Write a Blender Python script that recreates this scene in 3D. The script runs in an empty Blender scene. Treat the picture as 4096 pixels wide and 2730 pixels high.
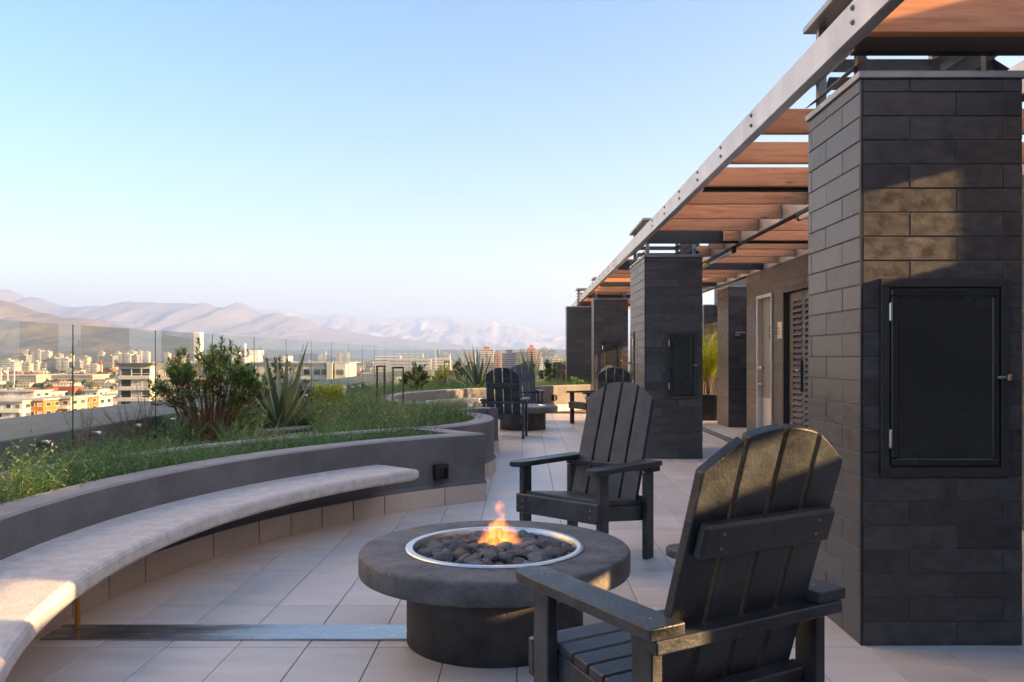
import bpy, bmesh, math, random
import numpy as np
from mathutils import Vector, Matrix, Quaternion
from mathutils.geometry import tessellate_polygon
random.seed(7); RNG = np.random.default_rng(11)
SC = bpy.context.scene; COL = SC.collection
R = math.radians; PI = math.pi

# ------------------------------------------------------------------ camera, sky, sun, exposure
CAMH = 1.25; FPX = 3340.0; VX = 2098.0; VY = 1424.0
cam = bpy.data.cameras.new('camera'); camo = bpy.data.objects.new('camera', cam); COL.objects.link(camo)
camo.location = (0, 0, CAMH); camo.rotation_euler = (R(90), 0, 0)
cam.sensor_width = 36; cam.lens = FPX / 4096 * 36
cam.shift_x = -50 / 4096; cam.shift_y = 59 / 4096
cam.clip_start = 0.05; cam.clip_end = 80000
SC.camera = camo

SUN_EL, SUN_AZ = 14.0, -11.0          # azimuth measured from +X, negative = towards the camera's back
world = bpy.data.worlds.new('World'); SC.world = world; world.use_nodes = True
wn = world.node_tree.nodes; wl = world.node_tree.links
sky = wn.new('ShaderNodeTexSky'); sky.sky_type = 'NISHITA'; sky.sun_disc = False
sky.sun_elevation = R(SUN_EL); sky.sun_rotation = R(90 - SUN_AZ)
sky.altitude = 600; sky.air_density = 1.0; sky.dust_density = 4.0; sky.ozone_density = 2.0
bg = wn['Background']; bg.inputs['Strength'].default_value = 0.10
tint = wn.new('ShaderNodeMix'); tint.data_type = 'RGBA'; tint.blend_type = 'MULTIPLY'; tint.inputs[0].default_value = 1.0; tint.inputs[7].default_value = (1.11, 0.845, 0.76, 1)
hs = wn.new('ShaderNodeHueSaturation'); hs.inputs['Saturation'].default_value = 1.3
wl.new(sky.outputs[0], hs.inputs['Color']); wl.new(hs.outputs[0], tint.inputs[6]); wl.new(tint.outputs[2], bg.inputs['Color'])
sun = bpy.data.lights.new('sun', 'SUN'); sun.energy = 5.0; sun.angle = R(0.6); sun.color = (1.0, 0.60, 0.26)
suno = bpy.data.objects.new('sun', sun); COL.objects.link(suno)
SDIR = Vector((math.cos(R(SUN_EL)) * math.cos(R(SUN_AZ)), math.cos(R(SUN_EL)) * math.sin(R(SUN_AZ)), math.sin(R(SUN_EL))))
suno.rotation_euler = (-SDIR).to_track_quat('-Z', 'Y').to_euler(); suno.location = (30, -5, 20)
vs = SC.view_settings; vs.view_transform = 'Standard'; vs.look = 'None'; vs.gamma = 1.0; vs.use_curve_mapping = False
vs.exposure = 2.46
SC.cycles.max_bounces = 8; SC.cycles.diffuse_bounces = 4; SC.cycles.glossy_bounces = 4
SC.cycles.transparent_max_bounces = 24; SC.cycles.transmission_bounces = 6; SC.cycles.volume_bounces = 1
SC.cycles.use_denoising = True; SC.cycles.caustics_reflective = False; SC.cycles.caustics_refractive = False
SC.cycles.sample_clamp_indirect = 6.0

HAZE = 9.0e-5
def at(px, py, Y):
    """world point at depth Y for a position measured in the photograph"""
    return Vector(((px - VX) * Y / FPX, Y, CAMH - (py - VY) * Y / FPX))

# ------------------------------------------------------------------ materials
MATS = {}
def nodes_of(name):
    m = bpy.data.materials.new(name); m.use_nodes = True; MATS[name] = m
    nt = m.node_tree
    return m, nt.nodes, nt.links, nt.nodes['Principled BSDF']
def ramp(n, stops):
    r = n.new('ShaderNodeValToRGB'); e = r.color_ramp.elements
    while len(e) < len(stops): e.new(0.5)
    for el, (p, c) in zip(e, stops): el.position = p; el.color = (*c, 1)
    return r
def material(name, col, rough=0.6, metal=0.0, var=0.12, scale=6.0, stretch=(1, 1, 1), bump=0.0, bscale=60.0, rnd=0.0, spec=0.5, coord='Object', detail=5.0, dark=None, bdist=0.01, rvar=0.0, speck=0.0, sscale=70.0):
    """colour with noise mottling, per-object tone, and fine bump"""
    m, n, l, p = nodes_of(name)
    tc = n.new('ShaderNodeTexCoord'); mp = n.new('ShaderNodeMapping'); mp.inputs['Scale'].default_value = stretch
    src = tc.outputs[coord]
    oi = n.new('ShaderNodeObjectInfo')
    if coord == 'Object':
        ad = n.new('ShaderNodeVectorMath'); ad.operation = 'ADD'
        mu = n.new('ShaderNodeVectorMath'); mu.operation = 'SCALE'; mu.inputs['Scale'].default_value = 37.0
        cb = n.new('ShaderNodeCombineXYZ'); l.new(oi.outputs['Random'], cb.inputs[0]); l.new(oi.outputs['Random'], cb.inputs[1]); l.new(oi.outputs['Random'], cb.inputs[2])
        l.new(cb.outputs[0], mu.inputs[0]); l.new(src, ad.inputs[0]); l.new(mu.outputs[0], ad.inputs[1]); src = ad.outputs[0]
    l.new(src, mp.inputs[0])
    nz = n.new('ShaderNodeTexNoise'); nz.inputs['Scale'].default_value = scale; nz.inputs['Detail'].default_value = detail; nz.inputs['Roughness'].default_value = 0.6
    l.new(mp.outputs[0], nz.inputs[0])
    lo = tuple(c * (1 - 2.2 * var) for c in col) if dark is None else dark
    hi = tuple(min(1, c * (1 + 2.2 * var)) for c in col)
    rp = ramp(n, [(0.25, lo), (0.5, col), (0.75, hi)]); l.new(nz.outputs['Fac'], rp.inputs[0])
    out = rp.outputs[0]
    if rnd > 0:
        mr = n.new('ShaderNodeMapRange'); mr.inputs[3].default_value = 1 - rnd; mr.inputs[4].default_value = 1 + rnd
        l.new(oi.outputs['Random'], mr.inputs[0])
        ml = n.new('ShaderNodeVectorMath'); ml.operation = 'SCALE'; l.new(out, ml.inputs[0]); l.new(mr.outputs[0], ml.inputs['Scale']); out = ml.outputs[0]
    if speck > 0:
        vo = n.new('ShaderNodeTexVoronoi'); vo.inputs['Scale'].default_value = sscale; l.new(mp.outputs[0], vo.inputs[0])
        n3 = n.new('ShaderNodeTexNoise'); n3.inputs['Scale'].default_value = sscale * .35; l.new(mp.outputs[0], n3.inputs[0])
        sr = ramp(n, [(0.10, (1 - speck,) * 3), (0.26, (1, 1, 1))]); l.new(vo.outputs['Distance'], sr.inputs[0])
        gate = ramp(n, [(0.46, (0, 0, 0)), (0.56, (1, 1, 1))]); l.new(n3.outputs['Fac'], gate.inputs[0])
        m2 = n.new('ShaderNodeMix'); m2.data_type = 'RGBA'; m2.blend_type = 'MULTIPLY'; l.new(gate.outputs[0], m2.inputs[0]); l.new(out, m2.inputs[6]); l.new(sr.outputs[0], m2.inputs[7]); out = m2.outputs[2]
    l.new(out, p.inputs['Base Color'])
    p.inputs['Roughness'].default_value = rough; p.inputs['Metallic'].default_value = metal
    p.inputs['Specular IOR Level'].default_value = spec
    if rvar > 0:
        r2 = n.new('ShaderNodeMapRange'); r2.inputs[1].default_value = 0.3; r2.inputs[2].default_value = 0.7
        r2.inputs[3].default_value = max(0, rough - rvar); r2.inputs[4].default_value = min(1, rough + rvar)
        l.new(nz.outputs['Fac'], r2.inputs[0]); l.new(r2.outputs[0], p.inputs['Roughness'])
    if bump > 0:
        b = n.new('ShaderNodeBump'); b.inputs['Strength'].default_value = bump; b.inputs['Distance'].default_value = bdist
        n2 = n.new('ShaderNodeTexNoise'); n2.inputs['Scale'].default_value = bscale; n2.inputs['Detail'].default_value = 4
        l.new(mp.outputs[0], n2.inputs[0]); l.new(n2.outputs['Fac'], b.inputs['Height']); l.new(b.outputs[0], p.inputs['Normal'])
    return m

material('tile', (0.72, 0.645, 0.57), 0.4, var=0.06, scale=2.0, stretch=(1.0, 5, 1), bump=0.05, bscale=9, rnd=0.085, rvar=0.12, detail=9, speck=0.16, sscale=24)
material('grout', (0.16, 0.15, 0.14), 0.9, var=0.1)
material('skirt_tile', (0.56, 0.47, 0.385), 0.55, var=0.07, scale=3, rnd=0.06, bump=0.08, bscale=40)
material('brick', (0.062, 0.06, 0.06), 0.4, var=0.22, scale=16, stretch=(1, 1, 1.5), bump=0.4, bscale=55, rnd=0.26, rvar=0.12, bdist=0.003, spec=0.6, detail=9, speck=-0.7, sscale=60)
material('mortar', (0.12, 0.117, 0.115), 0.85, var=0.1)
material('bead', (0.03, 0.03, 0.032), 0.4, metal=0.3, var=0.1)
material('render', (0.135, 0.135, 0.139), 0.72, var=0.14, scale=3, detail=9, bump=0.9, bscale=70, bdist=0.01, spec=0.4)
material('render_skylit', (0.27, 0.265, 0.265), 0.75, var=0.08, scale=5, bump=0.4, bscale=110, bdist=0.005)  # same render coloured paler for top faces, sky light painted in
material('bench', (0.60, 0.56, 0.51), 0.75, var=0.09, scale=14, bump=0.6, bscale=90, bdist=0.005, speck=0.65, sscale=75)
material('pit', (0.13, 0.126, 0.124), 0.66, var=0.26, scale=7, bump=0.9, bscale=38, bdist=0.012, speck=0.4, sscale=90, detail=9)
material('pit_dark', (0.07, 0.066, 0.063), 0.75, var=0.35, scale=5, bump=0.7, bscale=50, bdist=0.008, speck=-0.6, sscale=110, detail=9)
material('plastic', (0.040, 0.047, 0.054), 0.42, var=0.33, scale=9, bump=0.7, bscale=95, bdist=0.003, rnd=0.15, rvar=0.14, speck=-1.2, sscale=140, detail=9)
material('steel', (0.5, 0.52, 0.54), 0.42, metal=0.75, var=0.1, scale=3, stretch=(1, 1, 1), bump=0.03, bscale=30)
material('stainless', (0.72, 0.72, 0.72), 0.3, metal=0.9, var=0.03)
material('zinc', (0.3, 0.31, 0.32), 0.45, metal=0.7, var=0.12, scale=5)
material('strip', (0.5, 0.5, 0.5), 0.27, metal=0.85, var=0.16, scale=4, stretch=(.5, 4, 1), rvar=0.12)
material('black_steel', (0.028, 0.029, 0.031), 0.5, metal=0.2, var=0.15)
material('door_dark', (0.034, 0.038, 0.036), 0.26, metal=0.1, var=0.1, scale=1.5, rvar=0.05)
material('door_frame', (0.05, 0.049, 0.046), 0.42, metal=0.2, var=0.08)
material('door_grey', (0.2, 0.19, 0.175), 0.35, var=0.06, scale=2)
material('louver', (0.16, 0.158, 0.15), 0.42, var=0.06)
material('copper', (0.55, 0.3, 0.15), 0.35, metal=0.8, var=0.1)
material('lamp_tube', (0.75, 0.75, 0.75), 0.3, var=0.01)
material('yellow', (0.62, 0.5, 0.04), 0.5, var=0.06)
material('orange', (0.6, 0.27, 0.03), 0.5, var=0.1)
material('rock', (0.27, 0.27, 0.275), 0.85, var=0.3, scale=22, bump=0.9, bscale=45, bdist=0.012, rnd=0.35)
material('rock_brown', (0.26, 0.21, 0.16), 0.85, var=0.25, scale=22, bump=0.9, bscale=45, bdist=0.012, rnd=0.25)
material('rock_red', (0.3, 0.07, 0.04), 0.85, var=0.2, scale=22, bump=0.8, bscale=45, bdist=0.01)
material('soil', (0.06, 0.042, 0.03), 0.95, var=0.35, scale=30, bump=0.9, bscale=60, bdist=0.03)
material('parapet', (0.2, 0.22, 0.225), 0.75, var=0.08, scale=3, bump=0.2, bscale=50)
material('plank_grey', (0.25, 0.24, 0.225), 0.8, var=0.15, scale=3, stretch=(12, 1, 1), bump=0.3)
material('stem_red', (0.16, 0.075, 0.045), 0.7, var=0.2)
material('stem_brown', (0.13, 0.09, 0.06), 0.8, var=0.2)
material('planter_black', (0.022, 0.022, 0.024), 0.35, var=0.1)
material('white_wall', (0.62, 0.60, 0.57), 0.8, var=0.03, scale=.2)
material('grey_wall', (0.36, 0.36, 0.35), 0.8, var=0.04, scale=.2)
material('brick_orange', (0.5, 0.2, 0.06), 0.85, var=0.12, scale=.6, stretch=(1, 1, 6))
material('brick_red', (0.36, 0.1, 0.05), 0.85, var=0.1, scale=.3)
material('roof_pale', (0.5, 0.48, 0.45), 0.85, var=0.06, scale=.2)
material('roof_dark', (0.1, 0.1, 0.105), 0.8, var=0.1, scale=.3)
material('trim_white', (0.75, 0.74, 0.72), 0.6, var=0.02)
material('blind', (0.55, 0.53, 0.5), 0.7, var=0.1, scale=.5, rnd=.15)
material('crane', (0.6, 0.16, 0.05), 0.6, var=0.05)
material('ivory', (0.6, 0.58, 0.42), 0.6, var=0.04)
material('sign_dark', (0.035, 0.032, 0.034), 0.5, var=0.05)
material('letter', (0.75, 0.75, 0.75), 0.6, var=0.01)

def window_material():
    m, n, l, p = nodes_of('window')
    oi = n.new('ShaderNodeObjectInfo')
    rp = ramp(n, [(0.0, (0.03, 0.035, 0.04)), (0.55, (0.07, 0.08, 0.085)), (1.0, (0.2, 0.2, 0.19))])
    l.new(oi.outputs['Random'], rp.inputs[0]); l.new(rp.outputs[0], p.inputs['Base Color'])
    p.inputs['Roughness'].default_value = 0.08
window_material()

def wood_material():
    m, n, l, p = nodes_of('wood')
    tc = n.new('ShaderNodeTexCoord'); oi = n.new('ShaderNodeObjectInfo')
    cb = n.new('ShaderNodeCombineXYZ'); l.new(oi.outputs['Random'], cb.inputs[0]); l.new(oi.outputs['Random'], cb.inputs[2])
    sc = n.new('ShaderNodeVectorMath'); sc.operation = 'SCALE'; sc.inputs['Scale'].default_value = 41.0; l.new(cb.outputs[0], sc.inputs[0])
    ad = n.new('ShaderNodeVectorMath'); ad.operation = 'ADD'; l.new(tc.outputs['Object'], ad.inputs[0]); l.new(sc.outputs[0], ad.inputs[1])
    mp = n.new('ShaderNodeMapping'); mp.inputs['Scale'].default_value = (0.9, 8, 12); l.new(ad.outputs[0], mp.inputs[0])
    nz = n.new('ShaderNodeTexNoise'); nz.inputs['Scale'].default_value = 3.2; nz.inputs['Detail'].default_value = 7; nz.inputs['Distortion'].default_value = 0.9
    l.new(mp.outputs[0], nz.inputs[0])
    rp = ramp(n, [(0.26, (0.42, 0.155, 0.06)), (0.45, (0.6, 0.245, 0.105)), (0.62, (0.66, 0.29, 0.13)), (0.8, (0.7, 0.33, 0.16))]); l.new(nz.outputs['Fac'], rp.inputs[0])
    # knots
    mk = n.new('ShaderNodeMapping'); mk.inputs['Scale'].default_value = (2.6, 9, 9); l.new(ad.outputs[0], mk.inputs[0])
    vo = n.new('ShaderNodeTexVoronoi'); vo.inputs['Scale'].default_value = 1.0; l.new(mk.outputs[0], vo.inputs[0])
    kr = ramp(n, [(0.03, (0.25, 0.25, 0.25)), (0.16, (1, 1, 1))]); l.new(vo.outputs['Distance'], kr.inputs[0])
    mx = n.new('ShaderNodeMix'); mx.data_type = 'RGBA'; mx.blend_type = 'MULTIPLY'; mx.inputs[0].default_value = 0.75
    l.new(rp.outputs[0], mx.inputs[6]); l.new(kr.outputs[0], mx.inputs[7])
    mr = n.new('ShaderNodeMapRange'); mr.inputs[3].default_value = 0.86; mr.inputs[4].default_value = 1.12; l.new(oi.outputs['Random'], mr.inputs[0])
    ml = n.new('ShaderNodeVectorMath'); ml.operation = 'SCALE'; l.new(mx.outputs[2], ml.inputs[0]); l.new(mr.outputs[0], ml.inputs['Scale'])
    l.new(ml.outputs[0], p.inputs['Base Color']); p.inputs['Roughness'].default_value = 0.55
    b = n.new('ShaderNodeBump'); b.inputs['Strength'].default_value = 0.15; b.inputs['Distance'].default_value = 0.004; l.new(nz.outputs['Fac'], b.inputs['Height']); l.new(b.outputs[0], p.inputs['Normal'])
wood_material()

def glass_material(name, tint, edge=False):
    m, n, l, p = nodes_of(name)
    n.remove(p); out = n['Material Output']
    tr = n.new('ShaderNodeBsdfTransparent'); tr.inputs[0].default_value = (*tint, 1)
    gl = n.new('ShaderNodeBsdfGlossy'); gl.inputs['Roughness'].default_value = 0.0; gl.inputs[0].default_value = (0.95, 1, 0.98, 1)
    fr0 = n.new('ShaderNodeFresnel'); fr0.inputs[0].default_value = 1.6; ge = n.new('ShaderNodeNewGeometry')
    fr = n.new('ShaderNodeMath'); fr.operation = 'MULTIPLY'; iv = n.new('ShaderNodeMath'); iv.operation = 'SUBTRACT'; iv.inputs[0].default_value = 1.0; l.new(ge.outputs['Backfacing'], iv.inputs[1]); l.new(fr0.outputs[0], fr.inputs[0]); l.new(iv.outputs[0], fr.inputs[1])
    mx = n.new('ShaderNodeMixShader'); l.new(fr.outputs[0], mx.inputs[0]); l.new(tr.outputs[0], mx.inputs[1]); l.new(gl.outputs[0], mx.inputs[2])
    l.new(mx.outputs[0], out.inputs[0])
glass_material('glass', (0.845, 0.88, 0.865))
material('glass_edge', (0.03, 0.075, 0.06), 0.15, var=0.02)

def leaf_material(name, c0, c1, c2=None, rough=0.5, trans=0.35):
    """foliage: colour from the per-leaf 'tone' attribute, a little light passes through"""
    m, n, l, p = nodes_of(name)
    at_ = n.new('ShaderNodeAttribute'); at_.attribute_name = 'tone'
    stops = [(0.0, c0), (0.7, c1), (1.0, c2 or c1)]
    rp = ramp(n, stops); l.new(at_.outputs['Fac'], rp.inputs[0])
    l.new(rp.outputs[0], p.inputs['Base Color']); p.inputs['Roughness'].default_value = rough
    tl = n.new('ShaderNodeBsdfTranslucent'); l.new(rp.outputs[0], tl.inputs[0])
    mx = n.new('ShaderNodeMixShader'); mx.inputs[0].default_value = trans
    l.new(p.outputs[0], mx.inputs[1]); l.new(tl.outputs[0], mx.inputs[2]); l.new(mx.outputs[0], n['Material Output'].inputs[0])
leaf_material('leaf_weed', (0.07, 0.125, 0.035), (0.2, 0.29, 0.085), (0.42, 0.42, 0.16))
leaf_material('leaf_weed2', (0.055, 0.13, 0.045), (0.16, 0.3, 0.095), (0.3, 0.42, 0.13))
leaf_material('leaf_pale', (0.16, 0.2, 0.08), (0.32, 0.36, 0.15), (0.5, 0.45, 0.2))
leaf_material('leaf_shrub', (0.045, 0.10, 0.025), (0.12, 0.24, 0.05), (0.4, 0.34, 0.06), rough=0.38, trans=0.25)
leaf_material('leaf_dark', (0.025, 0.055, 0.022), (0.06, 0.12, 0.04), (0.11, 0.18, 0.05), rough=0.42, trans=0.2)
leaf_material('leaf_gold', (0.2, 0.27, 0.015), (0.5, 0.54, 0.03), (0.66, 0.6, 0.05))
leaf_material('leaf_agave', (0.12, 0.18, 0.095), (0.25, 0.3, 0.15), (0.62, 0.48, 0.18), rough=0.42, trans=0.15)
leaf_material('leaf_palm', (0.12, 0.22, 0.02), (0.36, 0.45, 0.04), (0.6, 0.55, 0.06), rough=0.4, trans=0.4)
leaf_material('leaf_dry', (0.26, 0.2, 0.14), (0.36, 0.31, 0.19), (0.32, 0.35, 0.17), trans=0.2)
leaf_material('leaf_city', (0.025, 0.045, 0.015), (0.06, 0.08, 0.025), (0.11, 0.1, 0.03), rough=0.8, trans=0.1)

def facade_material(name, wall, win, fl=3.0, bay=2.6, band=0.5, bw=0.62):
    """far towers: window rows too small to pick apart"""
    m, n, l, p = nodes_of(name)
    tc = n.new('ShaderNodeTexCoord'); sp = n.new('ShaderNodeSeparateXYZ'); l.new(tc.outputs['Object'], sp.inputs[0])
    oi = n.new('ShaderNodeObjectInfo')
    def math_(op, a, b=None):
        q = n.new('ShaderNodeMath'); q.operation = op
        for i, v in enumerate((a, b)):
            if v is None: continue
            if isinstance(v, (int, float)): q.inputs[i].default_value = v
            else: l.new(v, q.inputs[i])
        return q.outputs[0]
    fz = math_('FRACT', math_('DIVIDE', sp.outputs[2], fl))
    u = math_('ADD', sp.outputs[0], sp.outputs[1])
    fu = math_('FRACT', math_('DIVIDE', u, bay))
    inz = math_('MULTIPLY', math_('GREATER_THAN', fz, 0.5 - band / 2), math_('LESS_THAN', fz, 0.5 + band / 2))
    inu = math_('MULTIPLY', math_('GREATER_THAN', fu, 0.5 - bw / 2), math_('LESS_THAN', fu, 0.5 + bw / 2))
    w = math_('MULTIPLY', inz, inu)
    cell = n.new('ShaderNodeCombineXYZ'); l.new(math_('FLOOR', math_('DIVIDE', sp.outputs[2], fl)), cell.inputs[0]); l.new(math_('FLOOR', math_('DIVIDE', u, bay)), cell.inputs[1]); l.new(oi.outputs['Random'], cell.inputs[2])
    wh = n.new('ShaderNodeTexWhiteNoise'); l.new(cell.outputs[0], wh.inputs[0])
    wr = ramp(n, [(0.0, tuple(c * .5 for c in win)), (0.7, win), (1.0, tuple(min(1, c * 3.0) for c in win))]); l.new(wh.outputs[0], wr.inputs[0])
    mr = n.new('ShaderNodeMapRange'); mr.inputs[3].default_value = .8; mr.inputs[4].default_value = 1.12; l.new(oi.outputs['Random'], mr.inputs[0])
    wc = n.new('ShaderNodeRGB'); wc.outputs[0].default_value = (*wall, 1)
    ws = n.new('ShaderNodeVectorMath'); ws.operation = 'SCALE'; l.new(wc.outputs[0], ws.inputs[0]); l.new(mr.outputs[0], ws.inputs['Scale'])
    nrm = n.new('ShaderNodeNewGeometry'); sn = n.new('ShaderNodeSeparateXYZ'); l.new(nrm.outputs['Normal'], sn.inputs[0])
    side = math_('LESS_THAN', math_('ABSOLUTE', sn.outputs[2]), 0.5)
    fac = math_('MULTIPLY', w, side)
    mx = n.new('ShaderNodeMix'); mx.data_type = 'RGBA'; l.new(fac, mx.inputs[0]); l.new(ws.outputs[0], mx.inputs[6]); l.new(wr.outputs[0], mx.inputs[7])
    l.new(mx.outputs[2], p.inputs['Base Color']); p.inputs['Roughness'].default_value = 0.75
facade_material('tower_white', (0.58, 0.55, 0.5), (0.12, 0.12, 0.12), band=.46)
facade_material('tower_cream', (0.5, 0.44, 0.35), (0.1, 0.09, 0.085), bay=3.2, band=.42)
facade_material('tower_grey', (0.34, 0.34, 0.34), (0.07, 0.075, 0.085), bay=2.0, bw=.8)
facade_material('tower_brick', (0.4, 0.16, 0.09), (0.16, 0.15, 0.14), bay=4.5, bw=.4, band=.4)
facade_material('tower_glass', (0.36, 0.4, 0.44), (0.16, 0.2, 0.24), bay=1.8, bw=.85, band=.7)
facade_material('tower_bounce', (0.72, 0.69, 0.64), (0.14, 0.14, 0.14), bay=4.0, bw=.5, band=.42)  # pale wall for the added light-bouncing tower
facade_material('low_wall', (0.55, 0.5, 0.43), (0.1, 0.085, 0.075), bay=3.4, band=.4, bw=.5)

# ------------------------------------------------------------------ mesh helpers
class MB:
    def __init__(s): s.v = []; s.f = []; s.mi = []; s.tone = []
    def face(s, ids, mi=0): s.f.append(tuple(ids)); s.mi.append(mi)
    def box(s, x0, x1, y0, y1, z0, z1, M=None, mi=0):
        b = len(s.v)
        pts = [(x0, y0, z0), (x1, y0, z0), (x1, y1, z0), (x0, y1, z0), (x0, y0, z1), (x1, y0, z1), (x1, y1, z1), (x0, y1, z1)]
        if M is not None: pts = [tuple(M @ Vector(p)) for p in pts]
        s.v += pts
        for q in ((0, 3, 2, 1), (4, 5, 6, 7), (0, 1, 5, 4), (1, 2, 6, 5), (2, 3, 7, 6), (3, 0, 4, 7)): s.face([b + i for i in q], mi)
        return s
    def cbox(s, x0, x1, y0, y1, z0, z1, c=0.003, M=None, mi=0):
        """box with chamfered edges"""
        b = len(s.v); X = (x0, x1); Y = (y0, y1); Z = (z0, z1); idx = {}; pts = []
        for i in (0, 1):
            for j in (0, 1):
                for k in (0, 1):
                    sx, sy, sz = (1 - 2 * i) * c, (1 - 2 * j) * c, (1 - 2 * k) * c
                    for a in range(3):
                        p = [X[i] + (0 if a == 0 else sx), Y[j] + (0 if a == 1 else sy), Z[k] + (0 if a == 2 else sz)]
                        idx[i, j, k, a] = b + len(pts); pts.append(tuple(p))
        if M is not None: pts = [tuple(M @ Vector(p)) for p in pts]
        s.v += pts
        def q(*a): s.face([idx[t] for t in a], mi)
        for i in (0, 1):
            o = [(i, 0, 0, 0), (i, 1, 0, 0), (i, 1, 1, 0), (i, 0, 1, 0)]; q(*(o if i else o[::-1]))
            o = [(0, i, 0, 1), (1, i, 0, 1), (1, i, 1, 1), (0, i, 1, 1)]; q(*(o[::-1] if i else o))
            o = [(0, 0, i, 2), (1, 0, i, 2), (1, 1, i, 2), (0, 1, i, 2)]; q(*(o if i else o[::-1]))
        for i in (0, 1):
            for j in (0, 1):
                o = [(i, j, 0, 0), (i, j, 1, 0), (i, j, 1, 1), (i, j, 0, 1)]; q(*(o if (i ^ j) else o[::-1]))
                o = [(i, 0, j, 0), (i, 1, j, 0), (i, 1, j, 2), (i, 0, j, 2)]; q(*(o[::-1] if (i ^ j) else o))
                o = [(0, i, j, 1), (1, i, j, 1), (1, i, j, 2), (0, i, j, 2)]; q(*(o if (i ^ j) else o[::-1]))
                for k in (0, 1):
                    o = [(i, j, k, 0), (i, j, k, 1), (i, j, k, 2)]; q(*(o if (i + j + k) % 2 else o[::-1]))
        return s
    def rev(s, prof, n=48, c=(0, 0, 0), a0=0.0, a1=2 * PI):
        """surface of revolution about z through c; prof = [(r, z)]"""
        full = abs(a1 - a0 - 2 * PI) < 1e-6; b = len(s.v); m = len(prof); cnt = n if full else n + 1
        for i in range(cnt):
            a = a0 + (a1 - a0) * i / n
            for r, z in prof: s.v.append((c[0] + r * math.cos(a), c[1] + r * math.sin(a), c[2] + z))
        for i in range(n):
            j = (i + 1) % cnt
            for k in range(m - 1): s.face((b + i * m + k, b + j * m + k, b + j * m + k + 1, b + i * m + k + 1))
        return s
    def tube(s, pts, r, n=6, cap=True):
        b = len(s.v); pts = [Vector(p) for p in pts]; rs = r if isinstance(r, (list, tuple)) else [r] * len(pts)
        up = Vector((0, 0, 1))
        for i, p in enumerate(pts):
            d = (pts[min(i + 1, len(pts) - 1)] - pts[max(i - 1, 0)]).normalized()
            u = d.cross(up if abs(d.z) < .95 else Vector((1, 0, 0))).normalized(); w = d.cross(u)
            for k in range(n):
                a = 2 * PI * k / n; s.v.append(tuple(p + u * (rs[i] * math.cos(a)) + w * (rs[i] * math.sin(a))))
        for i in range(len(pts) - 1):
            for k in range(n): s.face((b + i * n + k, b + i * n + (k + 1) % n, b + (i + 1) * n + (k + 1) % n, b + (i + 1) * n + k))
        if cap: s.face([b + k for k in range(n)][::-1]); s.face([b + (len(pts) - 1) * n + k for k in range(n)])
        return s
    def prism(s, poly, z0, z1, M=None):
        """vertical prism over a polygon given counter-clockwise"""
        b = len(s.v); n = len(poly)
        for z in (z0, z1):
            for p in poly: s.v.append((p[0], p[1], z))
        if M is not None:
            for i in range(b, len(s.v)): s.v[i] = tuple(M @ Vector(s.v[i]))
        for t in tessellate_polygon([[Vector((p[0], p[1], 0)) for p in poly]]):
            a, c, d = t
            A, C, D = poly[a], poly[c], poly[d]
            if (C[0] - A[0]) * (D[1] - A[1]) - (C[1] - A[1]) * (D[0] - A[0]) < 0: a, c, d = a, d, c
            s.face((b + n + a, b + n + c, b + n + d)); s.face((b + a, b + d, b + c))
        for i in range(n):
            j = (i + 1) % n; s.face((b + i, b + j, b + n + j, b + n + i))
        return s
    def top(s, mi):
        zt = max(v[2] for v in s.v)
        s.mi = [mi if all(abs(s.v[i][2] - zt) < 1e-5 for i in f) else q for f, q in zip(s.f, s.mi)]; return s
    def mesh(s, name, mats, smooth=False):
        me = bpy.data.meshes.new(name); me.from_pydata(s.v, [], s.f)
        for m in (mats if isinstance(mats, (list, tuple)) else [mats]): me.materials.append(MATS[m] if isinstance(m, str) else m)
        if any(s.mi): me.polygons.foreach_set('material_index', s.mi)
        if smooth: me.polygons.foreach_set('use_smooth', [True] * len(me.polygons))
        if s.tone:
            at_ = me.attributes.new('tone', 'FLOAT', 'FACE'); at_.data.foreach_set('value', s.tone)
        if not s.tone and len(s.f) < 3000:
            bm = bmesh.new(); bm.from_mesh(me); bmesh.ops.recalc_face_normals(bm, faces=bm.faces); bm.to_mesh(me); bm.free()
        me.update(); return me
    def build(s, name, mats, parent=None, smooth=False, loc=None, rot=None, kind=None):
        return obj(name, s.mesh(name, mats, smooth), parent, loc, rot, kind)
def obj(name, me, parent=None, loc=None, rot=None, kind=None):
    o = bpy.data.objects.new(name, me); COL.objects.link(o)
    if parent is not None: o.parent = parent
    if loc is not None: o.location = loc
    if rot is not None: o.rotation_euler = rot
    if kind: o['kind'] = kind
    return o
def tag(o, label, cat, group=None):
    o['label'] = label; o['category'] = cat
    if group: o['group'] = group
    return o
def empty(name, loc=(0, 0, 0), rz=0.0, label=None, cat=None, group=None):
    o = bpy.data.objects.new(name, None); COL.objects.link(o); o.location = loc; o.rotation_euler = (0, 0, rz); o.empty_display_size = .1
    if label: tag(o, label, cat, group)
    return o
def copy_tree(o, parent=None, table=None):
    c = o.copy(); COL.objects.link(c); c.parent = parent
    for ch in o.children: copy_tree(ch, c)
    return c
_cache = {}
def block_mesh(kind, dx, dy, dz, c, mat):
    """shared chamfered block centred on its own middle"""
    k = (kind, round(dx, 3), round(dy, 3), round(dz, 3), mat)
    if k not in _cache: _cache[k] = MB().cbox(-dx / 2, dx / 2, -dy / 2, dy / 2, -dz / 2, dz / 2, c).mesh(kind, mat)
    return _cache[k]
def bevel(o, w=0.003, seg=2):
    md = o.modifiers.new('bevel', 'BEVEL'); md.width = w; md.segments = seg; md.limit_method = 'ANGLE'; md.angle_limit = R(40); return o
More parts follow.
